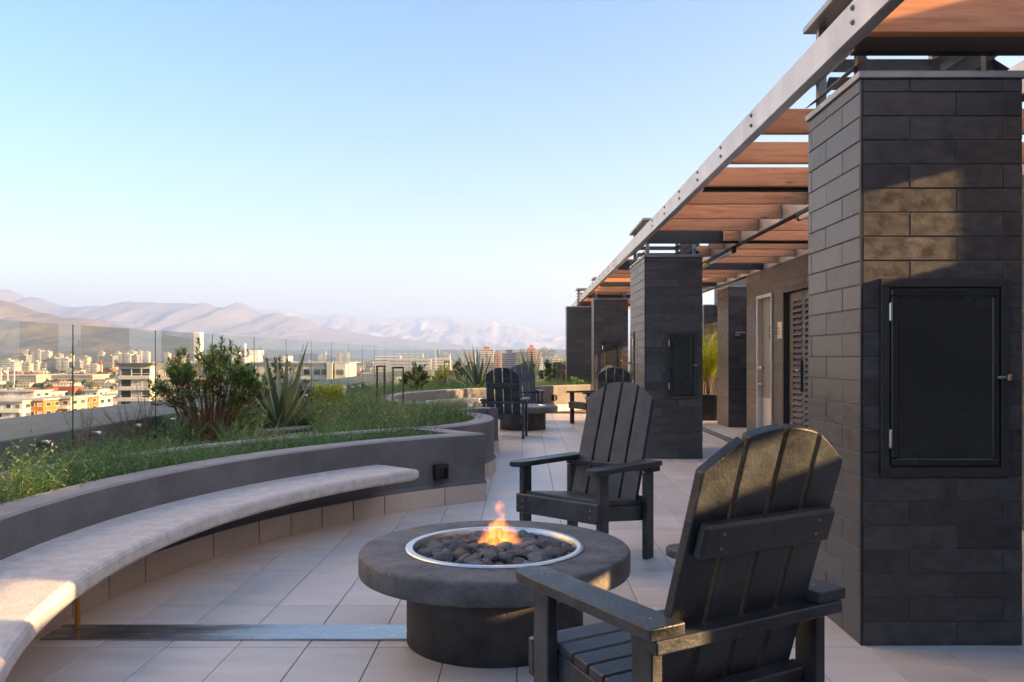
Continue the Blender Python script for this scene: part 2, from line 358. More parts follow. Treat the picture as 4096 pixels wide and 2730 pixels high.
# ------------------------------------------------------------------ terrace floor
TX, TY, TX0, TY0 = 0.302, 0.604, -0.03, 3.578
MODC = [(1.95, 3.78), (1.95, 14.28)]            # centres of the two seating rings
def wall_x(Y):
    """right-hand face of the planter wall at depth Y"""
    for cx, cy in MODC:
        if abs(Y - cy) < 3.43: return cx - math.sqrt(4.14 ** 2 - (Y - cy) ** 2)
    d = abs(Y - 9.03)
    if d < 1.23: return -2.0 + math.sqrt(1.67 ** 2 - (Y - 9.03) ** 2)
    if d < 1.85: return -0.87 + (d - 1.23) / .62 * .53
    return -0.3
fl = MB().box(-3.66, 12, -9, 34.4, -0.5, -0.0045).build('terrace_floor', 'grout', kind='structure')
cells = []
for r in range(-3, 28):
    y0 = TY0 + r * TY
    for c in range(-9, 14):
        x0 = TX0 + c * TX
        xm, ym = x0 + TX / 2, y0 + TY / 2
        if ym > 18.2 and xm < 1.9: continue
        if x0 + TX < min(wall_x(y0), wall_x(y0 + TY)) - .05 or x0 > 3.6: continue
        vis = abs(xm) < .66 * (y0 + TY) and y0 + TY > 3.1 and not (1.5 < x0 and x0 + TX < 2.15 and 3.6 < y0 < 3.9)
        cells.append((xm, ym, vis))
near = sorted([c for c in cells if c[2]], key=lambda c: c[1])[:300]
for xm, ym, _ in near:
    obj('floor_tile', block_mesh('floor_tile', TX - .0045, TY - .0045, .012, .0012, 'tile'), fl, (xm, ym, -.006 + random.uniform(-.0004, .0004)))
rest = MB()
ns = set((a, b) for a, b, _ in near)
for xm, ym, _ in cells:
    if (xm, ym) not in ns: rest.cbox(xm - TX / 2 + .002, xm + TX / 2 - .002, ym - TY / 2 + .002, ym + TY / 2 - .002, -.012, 0, .0012)
rest.build('floor_tile', 'tile', fl, kind='stuff')
# walkway beyond the far bed
far = MB()
for r in range(18):
    for c in range(24): far.cbox(-3.6 + c * .6, -3.6 + c * .6 + .596, 22.9 + r * .6, 22.9 + r * .6 + .596, -.012, 0, .0012)
far.build('floor_tile', 'tile', fl, kind='stuff')
# drain grate and steel cover strip
dr = empty('floor_drain', (3.03, 0, 0), 0, 'long slotted steel drain set in the walkway floor beside the service doors', 'drain')
for i in range(5):
    y = 10.6 + i * .95; MB().box(-.055, .055, y, y + .93, .001, .006).build('grate', 'zinc', dr)
fr = MB()
for sx in (-.075, .06): fr.box(sx, sx + .015, 10.5, 15.4, .0005, .008)
fr.build('drain_frame', 'black_steel', dr)
st = MB().cbox(-2.13, -.50, 3.665, 3.862, .001, .008, .002).build('cover_strip', 'strip')
tag(st, 'flat brushed metal strip on the floor tiles from bench to fire pit', 'metal strip')

# ------------------------------------------------------------------ planters: walls, skirting, soil
WT = 0.577
def arc(cx, cy, r, a0, a1, n): return [(cx + r * math.cos(a0 + (a1 - a0) * i / n), cy + r * math.sin(a0 + (a1 - a0) * i / n)) for i in range(n + 1)]
def ccw(p):
    return p if sum(p[i][0] * p[(i + 1) % len(p)][1] - p[(i + 1) % len(p)][0] * p[i][1] for i in range(len(p))) > 0 else p[::-1]
def strip_wall(outer, inner, z0, z1):
    """wall whose plan lies between two equally long point rows"""
    m = MB(); n = len(outer); ch = .012
    for i in range(n):
        o, q = Vector(outer[i]), Vector(inner[i]); d = (q - o).normalized() * ch
        for p, z in ((o, z0), (o, z1 - ch), (o + d, z1), (q - d, z1), (q, z1 - ch), (q, z0)): m.v.append((p[0], p[1], z))
    for i in range(n - 1):
        for k in range(6): m.face((i * 6 + k, i * 6 + (k + 1) % 6, (i + 1) * 6 + (k + 1) % 6, (i + 1) * 6 + k))
    m.face(range(6)); m.face([(n - 1) * 6 + k for k in range(6)][::-1])
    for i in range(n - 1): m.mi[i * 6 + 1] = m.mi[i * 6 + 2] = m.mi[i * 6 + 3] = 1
    return m
def skirt(parent, pts, lens, out):
    """skirting tiles along a path on the floor; out = +1/-1 side of the path they face"""
    segs = []; acc = [0]
    for a, b in zip(pts, pts[1:]): acc.append(acc[-1] + math.dist(a, b))
    def P(s):
        s = max(0, min(acc[-1] - 1e-6, s))
        for i in range(len(pts) - 1):
            if acc[i] <= s <= acc[i + 1]:
                t = (s - acc[i]) / (acc[i + 1] - acc[i]); return Vector((pts[i][0] + (pts[i + 1][0] - pts[i][0]) * t, pts[i][1] + (pts[i + 1][1] - pts[i][1]) * t))
    s = 0; k = 0; led = MB(); L = []
    while s < acc[-1] - .05:
        w = min(lens[k % len(lens)], acc[-1] - s); a, b = P(s), P(s + w)
        d = (b - a); ang = math.atan2(d.y, d.x); nrm = Vector((-d.y, d.x)).normalized() * out; mid = (a + b) / 2 + nrm * .012
        o = obj('skirting_tile', block_mesh('skirting_tile', round(d.length - .005, 2), .024, .15, .002, 'skirt_tile'), parent, (mid.x, mid.y, .075), (0, 0, ang))
        s += w; k += 1
    # sloped render ledge over the tiles
    N = max(2, int(acc[-1] / .1)); prof = []
    for i in range(N + 1):
        p = P(acc[-1] * i / N); q = P(acc[-1] * i / N + .01) if i < N else P(acc[-1] - .011); d = (q - p) if i < N else (p - q)
        nrm = Vector((-d.y, d.x)).normalized() * out
        for off, z in ((-.004, .145), (.022, .1505), (.018, .156), (-.004, .188)): led.v.append((p.x + nrm.x * off, p.y + nrm.y * off, z))
    for i in range(N):
        for j in range(3): led.face((i * 4 + j, i * 4 + j + 1, (i + 1) * 4 + j + 1, (i + 1) * 4 + j))
    led.face((0, 1, 2, 3)); led.face([N * 4 + j for j in range(4)])
    led.build('render_ledge', 'render', parent)
A1, A2 = R(123.6), R(236.4)
T1, B1, B2, T2 = (-.341, 7.228), (-.87, 7.80), (-.87, 10.26), (-.341, 10.832)
cx, cy = MODC[0]
pw = empty('planter_wall', (0, 0, 0), 0, 'dark grey curved planter wall behind the near stone bench, tapering to a sharp corner', 'planter wall')
strip_wall(arc(cx, cy, 4.14, A1, A2, 60), arc(cx, cy, 4.34, A1 + .012, A2 - .012, 60), -.004, WT).build('wall', ['render', 'render_skylit'], pw)
MB().prism(ccw([T1, B1, (-1.03, 7.665), (-.60, 7.215)]), -.004, WT + .0015).top(1).build('return_wall', ['render', 'render_skylit'], pw)
skirt(pw, arc(cx, cy, 4.14, A1, R(200), 60), [.42, .60, .31, .30, .30, .30], 1)
skirt(pw, [B1, T1], [.8], 1)
pb = empty('planter_wall', (0, 0, 0), 0, 'dark grey planter wall with a rounded bulge full of tall grass', 'planter wall')
strip_wall(arc(-2, 9.03, 1.67, R(-47.4), R(47.4), 30), arc(-2, 9.03, 1.46, R(-49), R(49), 30), -.004, WT - .001).build('wall', ['render', 'render_skylit'], pb)
skirt(pb, arc(-2, 9.03, 1.67, R(-47.4), R(30), 30), [.3], -1)
path2 = [(-.33, 17.71), (-.05, 18.02), (.17, 18.25), (.45, 18.55), (.75, 18.85), (1.2, 19.25), (1.75, 19.62), (2.25, 19.86)]
cx2, cy2 = MODC[1]
o2 = arc(cx2, cy2, 4.14, A2, A1 + .02, 50) + path2
in2 = []
for i, p in enumerate(o2):
    a, b = o2[max(0, i - 1)], o2[min(len(o2) - 1, i + 1)]; d = Vector((b[0] - a[0], b[1] - a[1])).normalized(); in2.append((p[0] - d.y * .2, p[1] + d.x * .2))
pc = empty('planter_wall', (0, 0, 0), 0, 'long grey planter wall around the far fire pit, patched with orange sunlight', 'planter wall')
strip_wall(o2, in2, -.004, WT).build('wall', ['render', 'render_skylit'], pc)
MB().prism(ccw([T2, B2, (-1.03, 10.395), (-.60, 10.85)]), -.004, WT + .0015).top(1).build('return_wall', ['render', 'render_skylit'], pc)
skirt(pc, o2[20:], [.42, .6, .4], -1)
skirt(pc, [B2, T2], [.8], -1)
cb = strip_wall(arc(cx, cy, 5.0, R(125.5), R(205), 50), arc(cx, cy, 5.14, R(125.5), R(205), 50), .3, WT - .004).build('planter_curb', ['render', 'render_skylit'])
tag(cb, 'thin low concrete curb curving through the planter bed behind the near wall', 'curb')
# soil sheet between wall line and glass
def soil_right(Y):
    return wall_x(Y) - .1 if Y < 17.7 else None
poly = [(-3.64, -1.5)] + [(max(-3.5, wall_x(-1.5 + i * .25)) - .1, -1.5 + i * .25) for i in range(77)] + [(p[0] - .08, p[1] + .08) for p in path2[1:]] + [(2.25, 22.6), (-3.64, 22.6)]
sm = MB(); sm.prism(ccw(poly), .05, .44); sm.build('planter_soil', 'soil', kind='structure')
def in_bed(x, y):
    if x < -3.55 or y < -1 or y > 22.4: return False
    if y < 17.71: return x < wall_x(y) - .22
    xs = [p[0] for p in path2]; 
    if x > 2.2: return False
    if x < path2[0][0] - .15: return True
    for a, b in zip(path2, path2[1:]):
        if a[0] - .2 <= x <= b[0]: return y > a[1] + (b[1] - a[1]) * (x - a[0]) / (b[0] - a[0]) + .3
    return False

# ------------------------------------------------------------------ benches
def bench(cx, cy, label, legs):
    b = empty('curved_bench', (0, 0, 0), 0, label, 'bench')
    prof = [(4.145, .40), (3.725, .40), (3.708, .392), (3.70, .378), (3.70, .335), (3.712, .318), (3.74, .312), (4.145, .312)]
    m = MB(); a0, a1, n = R(137.4), R(222.6), 72
    for i in range(n + 1):
        t = i / n; a = a0 + (a1 - a0) * t; e = min(1, max(0, min(t, 1 - t) * 90))
        for r, z in prof: m.v.append((cx + (r + (1 - e) * .03 * (r < 3.8)) * math.cos(a), cy + (r + (1 - e) * .03 * (r < 3.8)) * math.sin(a), z if e > .5 else .356 + (z - .356) * .72))
    k = len(prof)
    for i in range(n):
        for j in range(k): m.face((i * k + j, i * k + (j + 1) % k, (i + 1) * k + (j + 1) % k, (i + 1) * k + j))
    m.face(range(k)); m.face([n * k + j for j in range(k)])
    seat = m.build('seat', 'bench', b); bevel(seat, .006, 2)
    for a in legs: MB().tube([(cx + 4.0 * math.cos(R(a)), cy + 4.0 * math.sin(R(a)), 0), (cx + 4.0 * math.cos(R(a)), cy + 4.0 * math.sin(R(a)), .315)], .012, 10).build('leg', 'orange', b, smooth=False)
bench(cx, cy, 'long curved pale concrete bench cantilevered from the near planter wall', [179.3])
bench(cx2, cy2, 'far curved concrete bench lit orange along the second planter wall', [180])

# ------------------------------------------------------------------ brick pillars and service wall
CH, BL = 0.1039, 0.404
def clip(iv, holes):
    for h0, h1 in holes:
        out = []
        for a, b in iv:
            if h1 <= a or h0 >= b: out.append((a, b))
            else:
                if h0 - a > .015: out.append((a, h0))
                if b - h1 > .015: out.append((h1, b))
        iv = out
    return iv
def lay(parent, axis, fixed, u0, u1, z1, holes=(), shift=0, name='brick'):
    """courses of blocks on a face: axis 'x' = face looks to -Y at y=fixed; axis 'y' = face looks to -X at x=fixed"""
    z = 0; row = 0
    while z < z1 - .02:
        h = min(CH, z1 - z) - .0045; st = u0 - (BL / 2 if (row + shift) % 2 else 0); row += 1
        hs = [(a, b) for a, b, c, d in holes if d > z + .03 and c < z + h - .03]
        u = st
        while u < u1 - .01:
            a, b = max(u, u0) , min(u + BL - .0045, u1); u += BL
            if b - a < .02: continue
            for p, q in clip([(a, b)], hs):
                w = round(q - p, 2)
                if w < .02: continue
                jit = random.uniform(-.0012, .0012)
                if axis == 'x': obj(name, block_mesh(name, w, .024, round(h, 3), .0022, 'brick'), parent, ((p + q) / 2, fixed + .012 + jit, z + h / 2))
                else: obj(name, block_mesh(name, .024, w, round(h, 3), .0022, 'brick'), parent, (fixed + .012 + jit, (p + q) / 2, z + h / 2))
        z += CH
def access_door(parent, axis, fixed, u0, u1, z0, z1, hinge=-1, name='access_door'):
    """flush steel service hatch with frame, raised leaf, hinges and latch"""
    def B(a, b, p0, p1, c, d, mat, nm, par, ch=.003):
        # a,b along face; p0,p1 proudness out of the face; c,d heights
        if axis == 'x': return MB().cbox(a, b, fixed - p1, fixed - p0, c, d, ch).build(nm, mat, par)
        return MB().cbox(fixed - p1, fixed - p0, a, b, c, d, ch).build(nm, mat, par)
    f = .037
    fr = MB()
    parts = [(u0, u1, z1 - f, z1), (u0, u1, z0, z0 + f), (u0, u0 + f, z0 + f, z1 - f), (u1 - f, u1, z0 + f, z1 - f)]
    for a, b, c, d in parts:
        if axis == 'x': fr.cbox(a, b, fixed - .014, fixed + .02, c, d, .002)
        else: fr.cbox(fixed - .014, fixed + .02, a, b, c, d, .002)
    D = fr.build(name, 'door_frame', parent)
    B(u0 + f, u1 - f, -.03, -.022, z0 + f, z1 - f, 'black_steel', 'recess', D, .0005)
    a, b, c, d = u0 + f + .007, u1 - f - .007, z0 + f + .007, z1 - f - .007
    leaf = MB(); g = .033
    def add(a, b, p0, p1, c, d, ch):
        if axis == 'x': leaf.cbox(a, b, fixed - p1, fixed - p0, c, d, ch)
        else: leaf.cbox(fixed - p1, fixed - p0, a, b, c, d, ch)
    for q in ((a, b, d - g, d), (a, b, c, c + g), (a, a + g, c + g, d - g), (b - g, b, c + g, d - g)): add(q[0], q[1], -.02, .016, q[2], q[3], .006)
    leaf.build('door_leaf', 'door_dark', D)
    B(a + g - .002, b - g + .002, -.018, .008, c + g - .002, d - g + .002, 'door_dark', 'door_panel', D, .001)
    hx = (u0 + f + .002) if hinge < 0 else (u1 - f - .002); H = z1 - z0
    for zz in (z1 - .17 * H, z0 + .19 * H): B(hx - .007, hx + .007, .012, .026, zz - .04, zz + .04, 'stainless', 'hinge', D, .004)
    lx = (u1 - f) if hinge < 0 else (u0 + f); zm = z0 + H * .5
    B(lx - .022, lx + .03, .015, .03, zm - .006, zm + .006, 'zinc', 'latch', D)
    B(lx + .012, lx + .032, .02, .045, zm - .014, zm + .014, 'copper', 'padlock', D, .005)
    return D
def pillar(label, x0, x1, y0, y1, doors=(), sides='fl', z1=2.446, shift=0):
    p = empty('brick_pillar', (0, 0, 0), 0, label, 'pillar')
    MB().box(x0 + .005, x1, y0 + .005, y1, -.004, z1).build('core', 'mortar', p)
    bd = MB().box(x0 + .001, x0 + .0105, y0 + .001, y0 + .0105, -.004, z1 - .001).build('corner_bead', 'bead', p)
    hf = [d[1:5] for d in doors if d[0] == 'x']; hl = [d[1:5] for d in doors if d[0] == 'y']
    lay(p, 'x', y0, x0 + .012, x1, z1, hf, shift)
    lay(p, 'y', x0, y0 + .012, y1, z1, hl, shift + 1)
    for d in doors: access_door(p, d[0], y0 if d[0] == 'x' else x0, *d[1:5])
    cp = MB().cbox(x0 - .012, x1 + .012, y0 - .012, y1 + .012, z1, z1 + .031, .003).build('cap_flashing', 'zinc', p)
    return p
pillar('nearest tall dark brick pillar with a large closed service hatch', 1.45, 2.147, 3.60, 4.267, [('x', 1.532, 2.087, .7316, 1.583)])
pillar('second dark brick pillar with a narrow hatch, behind the middle chair', 1.455, 2.157, 10.12, 11.48, [('x', 1.712, 2.088, .729, 1.541), ('y', 11.03, 11.40, .729, 1.57)])
pillar('third dark brick pillar with a square hatch partly hidden by chair backs', 1.48, 2.21, 17.8, 18.45, [('x', 1.625, 2.08, .73, 1.57)])
pillar('farthest dark brick pillar standing left of the others, without a hatch', 1.05, 1.75, 20.7, 21.35)
p5 = pillar('dark brick pillar with a small white lettered plate beside the palm', 3.557, 4.3, 14.56, 15.40)
pillar('distant dark brick pillar with white cap half hidden behind the palm', 4.3, 4.85, 20.0, 20.7)

# ------------------------------------------------------------------ service building
sb = empty('service_building', (0, 0, 0), 0, 'dark block service wall with a metal door and slatted double door under the pergola', 'building')
WX = 3.57
def wall_with_holes(x0, x1, ys, zs, holes):
    """wall slab parallel to Y cut by rectangular openings"""
    m = MB(); yy = sorted(set([ys[0], ys[1]] + [v for h in holes for v in h[:2]])); zz = sorted(set([zs[0], zs[1]] + [v for h in holes for v in h[2:4]]))
    for a, b in zip(yy, yy[1:]):
        run = None
        for c, d in list(zip(zz, zz[1:])) + [(None, None)]:
            solid = c is not None and not any(h[0] < (a + b) / 2 < h[1] and h[2] < (c + d) / 2 < h[3] for h in holes)
            if solid: run = (run[0], d) if run else (c, d)
            elif run: m.box(x0, x1, a, b, run[0], run[1]); run = None
    return m
SUN_SLOTS = [(1.25, 2.116, 1.68, 1.83), (1.32, 1.46, 1.05, 1.45), (2.59, 2.73, 1.13, 1.23), (2.85, 3.267, 2.08, 2.52)]  # made-up slots in the unseen wall stretch, shaped to throw sun patches
wall_with_holes(WX + .0032, WX + .14, (-0.6, 13.40), (-.004, 2.545), SUN_SLOTS + [(11.99, 12.74, -.01, 2.15), (10.10, 11.50, -.01, 2.16)]).build('wall', 'mortar', sb)
lay(sb, 'y', WX, 9.6, 13.42, 2.545, [(11.98, 12.75, -1, 2.158), (10.09, 11.51, -1, 2.167)])
MB().box(WX + .14, 6.5, 13.2, 13.4, -.004, 2.56).build('end_wall', 'mortar', sb)
MB().box(6.4, 6.5, 3.9, 15.2, -.004, 2.56).build('back_wall', 'mortar', sb)  # unseen back wall, lengthened across the passage to block the sun
for k, (a, b, c, d) in enumerate(SUN_SLOTS):
    f = MB()
    for q in ((a - .03, a, c - .03, d + .03), (b, b + .03, c - .03, d + .03), (a, b, d, d + .03), (a, b, c - .03, c)): f.box(WX, WX + .12, q[0], q[1], q[2], q[3])
    f.build('sun_slot_frame', 'black_steel', sb)  # trim around the made-up sun slots
def yz(nm, mat, par, x0, x1, y0, y1, z0, z1, ch=.003): return MB().cbox(x0, x1, y0, y1, z0, z1, ch).build(nm, mat, par)
fr = MB()
for q in ((11.98, 12.02, 0, 2.158), (12.71, 12.75, 0, 2.158), (12.02, 12.71, 2.11, 2.158)): fr.cbox(WX - .03, WX + .1, q[0], q[1], q[2], q[3], .003)
dframe = fr.build('door', 'stainless', sb)
yz('door_leaf', 'door_grey', dframe, WX + .05, WX + .09, 12.02, 12.71, .01, 2.11)
yz('kick_plate', 'stainless', dframe, WX + .044, WX + .0495, 12.04, 12.69, .02, .62, .001)
g = MB()
for i in range(7): g.box(WX + .03, WX + .0435, 12.06, 12.24, .1 + i * .03, .118 + i * .03)
g.build('door_grille', 'door_frame', dframe)
yz('door_knob', 'stainless', dframe, WX - .005, WX + .049, 12.62, 12.68, 1.04, 1.10, .01)
yz('door_handle', 'stainless', dframe, WX - .015, WX + .012, 12.58, 12.70, .81, .84, .006)
yz('door_sign', 'sign_dark', dframe, WX + .042, WX + .0495, 12.14, 12.34, 1.5, 1.68, .001)
for zz, w in ((1.63, .1), (1.58, .12)): yz('sign_text', 'letter', dframe, WX + .039, WX + .0415, 12.24 - w / 2, 12.24 + w / 2, zz, zz + .014, .0005)
fr = MB()
for q in ((10.09, 10.14, 0, 2.167), (11.45, 11.51, 0, 2.167), (10.14, 11.45, 2.11, 2.167)): fr.cbox(WX - .022, WX + .12, q[0], q[1], q[2], q[3], .003)
ld = fr.build('louvred_door', 'door_frame', sb)
for a, b in ((10.36, 10.835), (10.845, 11.32)):
    lf = MB(); s = .055
    for q in ((a, a + s, .02, 2.1), (b - s, b, .02, 2.1), (a + s, b - s, 1.98, 2.1), (a + s, b - s, .02, .12)): lf.cbox(WX + .055, WX + .09, q[0], q[1], q[2], q[3], .003)
    leaf = lf.build('door_leaf', 'louver', ld)
    MB().box(WX + .096, WX + .1, a, b, .02, 2.1).build('backing', 'black_steel', leaf)
    nl = 24; L = b - a - 2 * s
    sl = _cache.setdefault(('slat', round(L, 2)), MB().cbox(-.004, .004, -L / 2, L / 2, -.044, .044, .001).mesh('slat', 'louver'))
    for i in range(nl): obj('slat', sl, leaf, (WX + .066, (a + b) / 2, .165 + i * (1.78 / (nl - 1))), (0, R(35), 0))
yz('filler', 'louver', ld, WX + .06, WX + .09, 10.14, 10.355, .02, 2.1); yz('filler', 'louver', ld, WX + .06, WX + .09, 11.325, 11.45, .02, 2.1)
h = yz('door_handle', 'black_steel', ld, WX + .03, WX + .054, 10.88, 10.905, .78, 1.2, .004); yz('lever', 'stainless', h, WX + .0, WX + .02, 10.9, 11.03, 1.05, 1.07, .004)
wp = yz('wall_plate', 'ivory', None, WX - .02, WX - .002, 11.53, 11.72, 1.49, 1.72, .002)
tag(wp, 'small pale notice plate on the block wall between the two service doors', 'plate')
for i in range(3): yz('text_line', 'door_frame', wp, WX - .0225, WX - .0205, 11.63, 11.70, 1.63 - i * .04, 1.645 - i * .04, .0003)
def text_mesh(body, size):
    cu = bpy.data.curves.new('lettering', 'FONT'); cu.body = body; cu.size = size; cu.extrude = .0008; cu.space_line = 1.0
    o = bpy.data.objects.new('tmp', cu); COL.objects.link(o); dg = bpy.context.evaluated_depsgraph_get()
    me = bpy.data.meshes.new_from_object(o.evaluated_get(dg)); bpy.data.objects.remove(o); me.materials.clear(); me.materials.append(MATS['letter']); return me
pl = MB().cbox(3.66, 3.855, 14.546, 14.558, 1.555, 1.69, .001).build('name_plate', 'sign_dark'); tag(pl, 'small dark plate with white lettering on the pillar beside the palm', 'sign')
obj('lettering', text_mesh('Quincho\nN°2', .048), pl, (3.675, 14.5445, 1.645), (R(90), 0, 0))

MB().box(5.0, 5.15, 15.6, 22.0, 2.2, 3.5).build('sun_blocker_panel', 'black_steel', sb)  # unseen panel added to keep sun off the far pillar fronts
for yy in (15.7, 18.8, 21.8): MB().box(5.02, 5.12, yy, yy + .1, -.004, 2.2).build('blocker_post', 'black_steel', sb)  # posts under the added sun-blocking panel
MB().box(WX + .16, WX + .26, -0.6, 4.6, 2.6, 3.2).build('sun_blocker_band', 'black_steel', sb)  # unseen band added to stop stray sun passing over the wall
nb = MB().box(30, 36, -.9, 8.6, -30, 10.6).build('sun_blocker_block', 'grey_wall'); tag(nb, 'tall plain sun-blocking box added east of the terrace, out of view', 'building')
wt = empty('bounce_tower', (-33, 9, -38), 0, 'broad pale tower added to the west to bounce sunlight, out of view', 'tower')  # unseen tower added as a reflector, gives the terrace warm fill
MB().box(-20, 0, 0, 40, 0, 92).build('body', 'tower_bounce', wt)
for f in range(8, 27): MB().box(.02, 1.2, 2, 38, f * 3 - .2, f * 3 + .9).build('balcony', 'trim_white', wt)
# unseen block added behind the camera to shade the terrace
cr = MB().box(-1.5, 8.5, -6.5, -3.2, -.004, 3.2).build('rear_shade_block', 'mortar'); tag(cr, 'dark shading block added on the terrace behind the viewpoint', 'building')

# ------------------------------------------------------------------ pergola
pg = empty('pergola', (0, 0, 0), 0, 'steel and timber pergola running over the pillars on the right', 'pergola')
FX, FZ0, FZ1 = 1.36, 2.576, 2.722
segs = [(-3.0, 6.62), (6.622, 13.20), (13.202, 22.4), (22.402, 24.5)]
fas = None
for a, b in segs:
    m = MB(); m.box(FX, FX + .006, a, b, FZ0, FZ1); m.box(FX + .006, FX + .06, a, b, FZ0, FZ0 + .007); m.box(FX + .006, FX + .06, a, b, FZ1 - .007, FZ1)
    o = m.build('fascia_beam', 'steel', pg); bevel(o, .002, 1); fas = fas or o
def chan(x0, x1, mat, nm, z0=2.558, z1=2.722, y0=-3, y1=24.5):
    m = MB(); m.box(x0, x0 + .006, y0, y1, z0, z1); m.box(x0 + .006, x1, y0, y1, z0, z0 + .007); m.box(x0 + .006, x1, y0, y1, z1 - .007, z1); return m.build(nm, mat, pg)
chan(2.485, 2.545, 'steel', 'middle_beam'); MB().box(2.48, 2.55, -3, 24.5, 2.548, 2.557).build('beam_plate', 'black_steel', pg)
chan(3.63, 3.69, 'steel', 'wall_beam', y1=24.5); MB().box(3.62, 3.70, -3, 24.5, 2.548, 2.557).build('beam_plate', 'black_steel', pg)
JW = {}
def joist(x0, x1, y):
    L = round(x1 - x0, 3)
    if L not in JW: JW[L] = MB().cbox(-L / 2, L / 2, -.025, .025, -.073, .073, .004).mesh('joist', 'wood')
    obj('joist', JW[L], pg, ((x0 + x1) / 2, y, 2.652))
bolt = MB(); bolt.rev([(0, -.012), (.006, -.012), (.006, -.007), (.0125, -.007), (.0125, 0), (0, 0)], 8)
bolt_me = bolt.mesh('bolt', 'zinc')
for k in range(-8, 27):
    y = 3.457 + .774 * k
    vent = any(a < y < b for a, b in ((3.62, 4.35), (9.5, 12.3), (18.3, 19.2), (21.6, 22.3)))
    if not vent:
        joist(FX + .062, 2.483, y)
        if 3 < y < 23.5:
            for zz in (2.69, 2.63): obj('bolt', bolt_me, fas, (FX - .0005, y, zz), (0, R(90), 0))
    elif y > 9: joist(2.3, 2.483, y)
    joist(2.548, 3.628, y)
for y in (-2.5, .54, 3.585, 6.625, 9.7, 12.68, 15.77, 18.85, 21.9):
    m = MB(); m.box(FX + .061, 3.628, y, y + .006, 2.559, 2.70); m.box(FX + .061, 3.628, y + .006, y + .06, 2.559, 2.566); m.build('cross_beam', 'black_steel', pg)
# lamps and conduit under the middle beam
for a, b, lb in ((9.95, 11.27, 'slim white tube lamp under the pergola beam by the second pillar'), (6.35, 7.6, 'slim tube lamp under the pergola beam, mostly hidden by the nearest pillar')):
    t = empty('tube_lamp', (2.5, a, 2.5), 0, lb, 'lamp'); L = b - a
    MB().cbox(-.03, .03, 0, L, .02, .047, .004).build('housing', 'black_steel', t)
    MB().tube([(0, .03, 0), (0, L - .03, 0)], .022, 12).build('tube', 'lamp_tube', t, smooth=True)
    for yy in (0, L - .05): MB().tube([(0, yy, 0), (0, yy + .05, 0)], .027, 12).build('end_cap', 'black_steel', t)
cdt = empty('conduit', (2.5, 11.3, 2.5), 0, 'pair of yellow conduit pipes under the beam at the second pillar', 'conduit')
for dx in (-.03, .025): MB().tube([(dx, 0, 0), (dx, 1.1, 0), (dx, 1.15, .05)], .017, 8).build('pipe', 'yellow', cdt)
# slatted roof vents over the pillars
def vent(x0, x1, y0, y1, label, n=4):
    v = empty('roof_vent', (0, 0, 0), 0, label, 'vent'); z0, z1 = 2.478, 2.90
    for px in (x0 + .05, x1 - .09):
        for py in (y0 + .03, y1 - .07): MB().box(px, px + .04, py, py + .04, z0, z1).build('post', 'zinc', v)
    MB().cbox(x0, x1 + .03, y0 - .02, y1 + .02, z1, z1 + .032, .003).build('top_plate', 'zinc', v)
    W = y1 - y0
    sl = MB().cbox(-.045, .045, -W / 2, W / 2, -.002, .002, .0008).mesh('slat', 'zinc'); W2 = x1 - x0 - .1
    s2 = MB().cbox(-W2 / 2, W2 / 2, -.04, .04, -.002, .002, .0008).mesh('slat', 'zinc')
    for i in range(n):
        z = z0 + .06 + i * (z1 - z0 - .06) / n
        obj('slat', sl, v, (x0 + .045, (y0 + y1) / 2, z), (0, R(-32), 0))
        obj('slat', s2, v, ((x0 + x1) / 2 + .05, y1 - .04, z), (R(-32), 0, 0))
        obj('slat', sl, v, (x1 - .04, (y0 + y1) / 2, z), (0, R(32), 0))
vent(1.43, 2.14, 3.68, 4.27, 'slatted metal roof vent on top of the nearest pillar')
vent(1.44, 2.15, 10.2, 11.45, 'slatted metal roof vent on top of the second pillar')
vent(1.47, 2.2, 17.85, 18.4, 'slatted metal roof vent on top of the third pillar')
vent(1.30, 1.75, 20.75, 21.3, 'slatted metal roof vent on the farthest pillar, rising above the beam end', 5)
# ------------------------------------------------------------------ glass balustrade and parapet
GX, GT = -3.63, 1.50
par = empty('parapet', (0, 0, 0), 0, 'broad grey concrete parapet ledge outside the glass balustrade', 'parapet')
MB().cbox(-5.0, -3.69, -6, 35.6, -1.0, .648, .01).build('ledge', 'parapet', par)
MB().cbox(-3.688, 12, 34.3, 35.6, -1.0, .648, .01).build('end_ledge', 'parapet', par)
pin_me = MB().rev([(0, -.03), (.018, -.03), (.022, -.026), (.022, .0), (.019, .0), (.019, .055), (0, .055)], 16).mesh('standoff', 'stainless', True)
def pane_mesh(w, h):
    m = MB(); t = .004
    m.box(-t, t, 0, w, 0, h); m.mi = [1, 1, 1, 0, 1, 0]
    # order of faces: bottom, top, y0, x1, y1, x0 -> only the two broad faces are clear
    return m
ORD = ['', 'second ', 'third ', 'fourth ', 'fifth ', 'sixth ', 'seventh ', 'eighth ', 'ninth ', 'tenth ', 'eleventh ', 'twelfth ']
pm = None
for k in range(22):
    y = 2.21 + 1.5 * (k - 1)
    h = GT - .40
    if pm is None: pm = pane_mesh(1.494, h).mesh('glass_panel', ['glass', 'glass_edge'])
    if k < 3: lb = 'glass balustrade panel %s at the left edge of the view' % ['out of frame beyond the left', 'just out of frame', 'nearest the camera'][k]
    elif k < 14: lb = '%sglass balustrade panel counted from the tall left one beyond the bench' % (ORD[k - 2])
    else: lb = 'narrow distant glass panel of the long left balustrade'
    p = empty('glass_panel', (GX, y + .004, .40), 0, lb, 'glass panel', 'glass panels along the left edge')
    obj('pane', pm, p)
    if k < 16:
        for q in (.375, 1.117): obj('standoff', pin_me, p, (.006, q, .19), (0, R(-90), 0))
pm2 = pane_mesh(1.494, GT - .4).mesh('glass_panel', ['glass', 'glass_edge'])
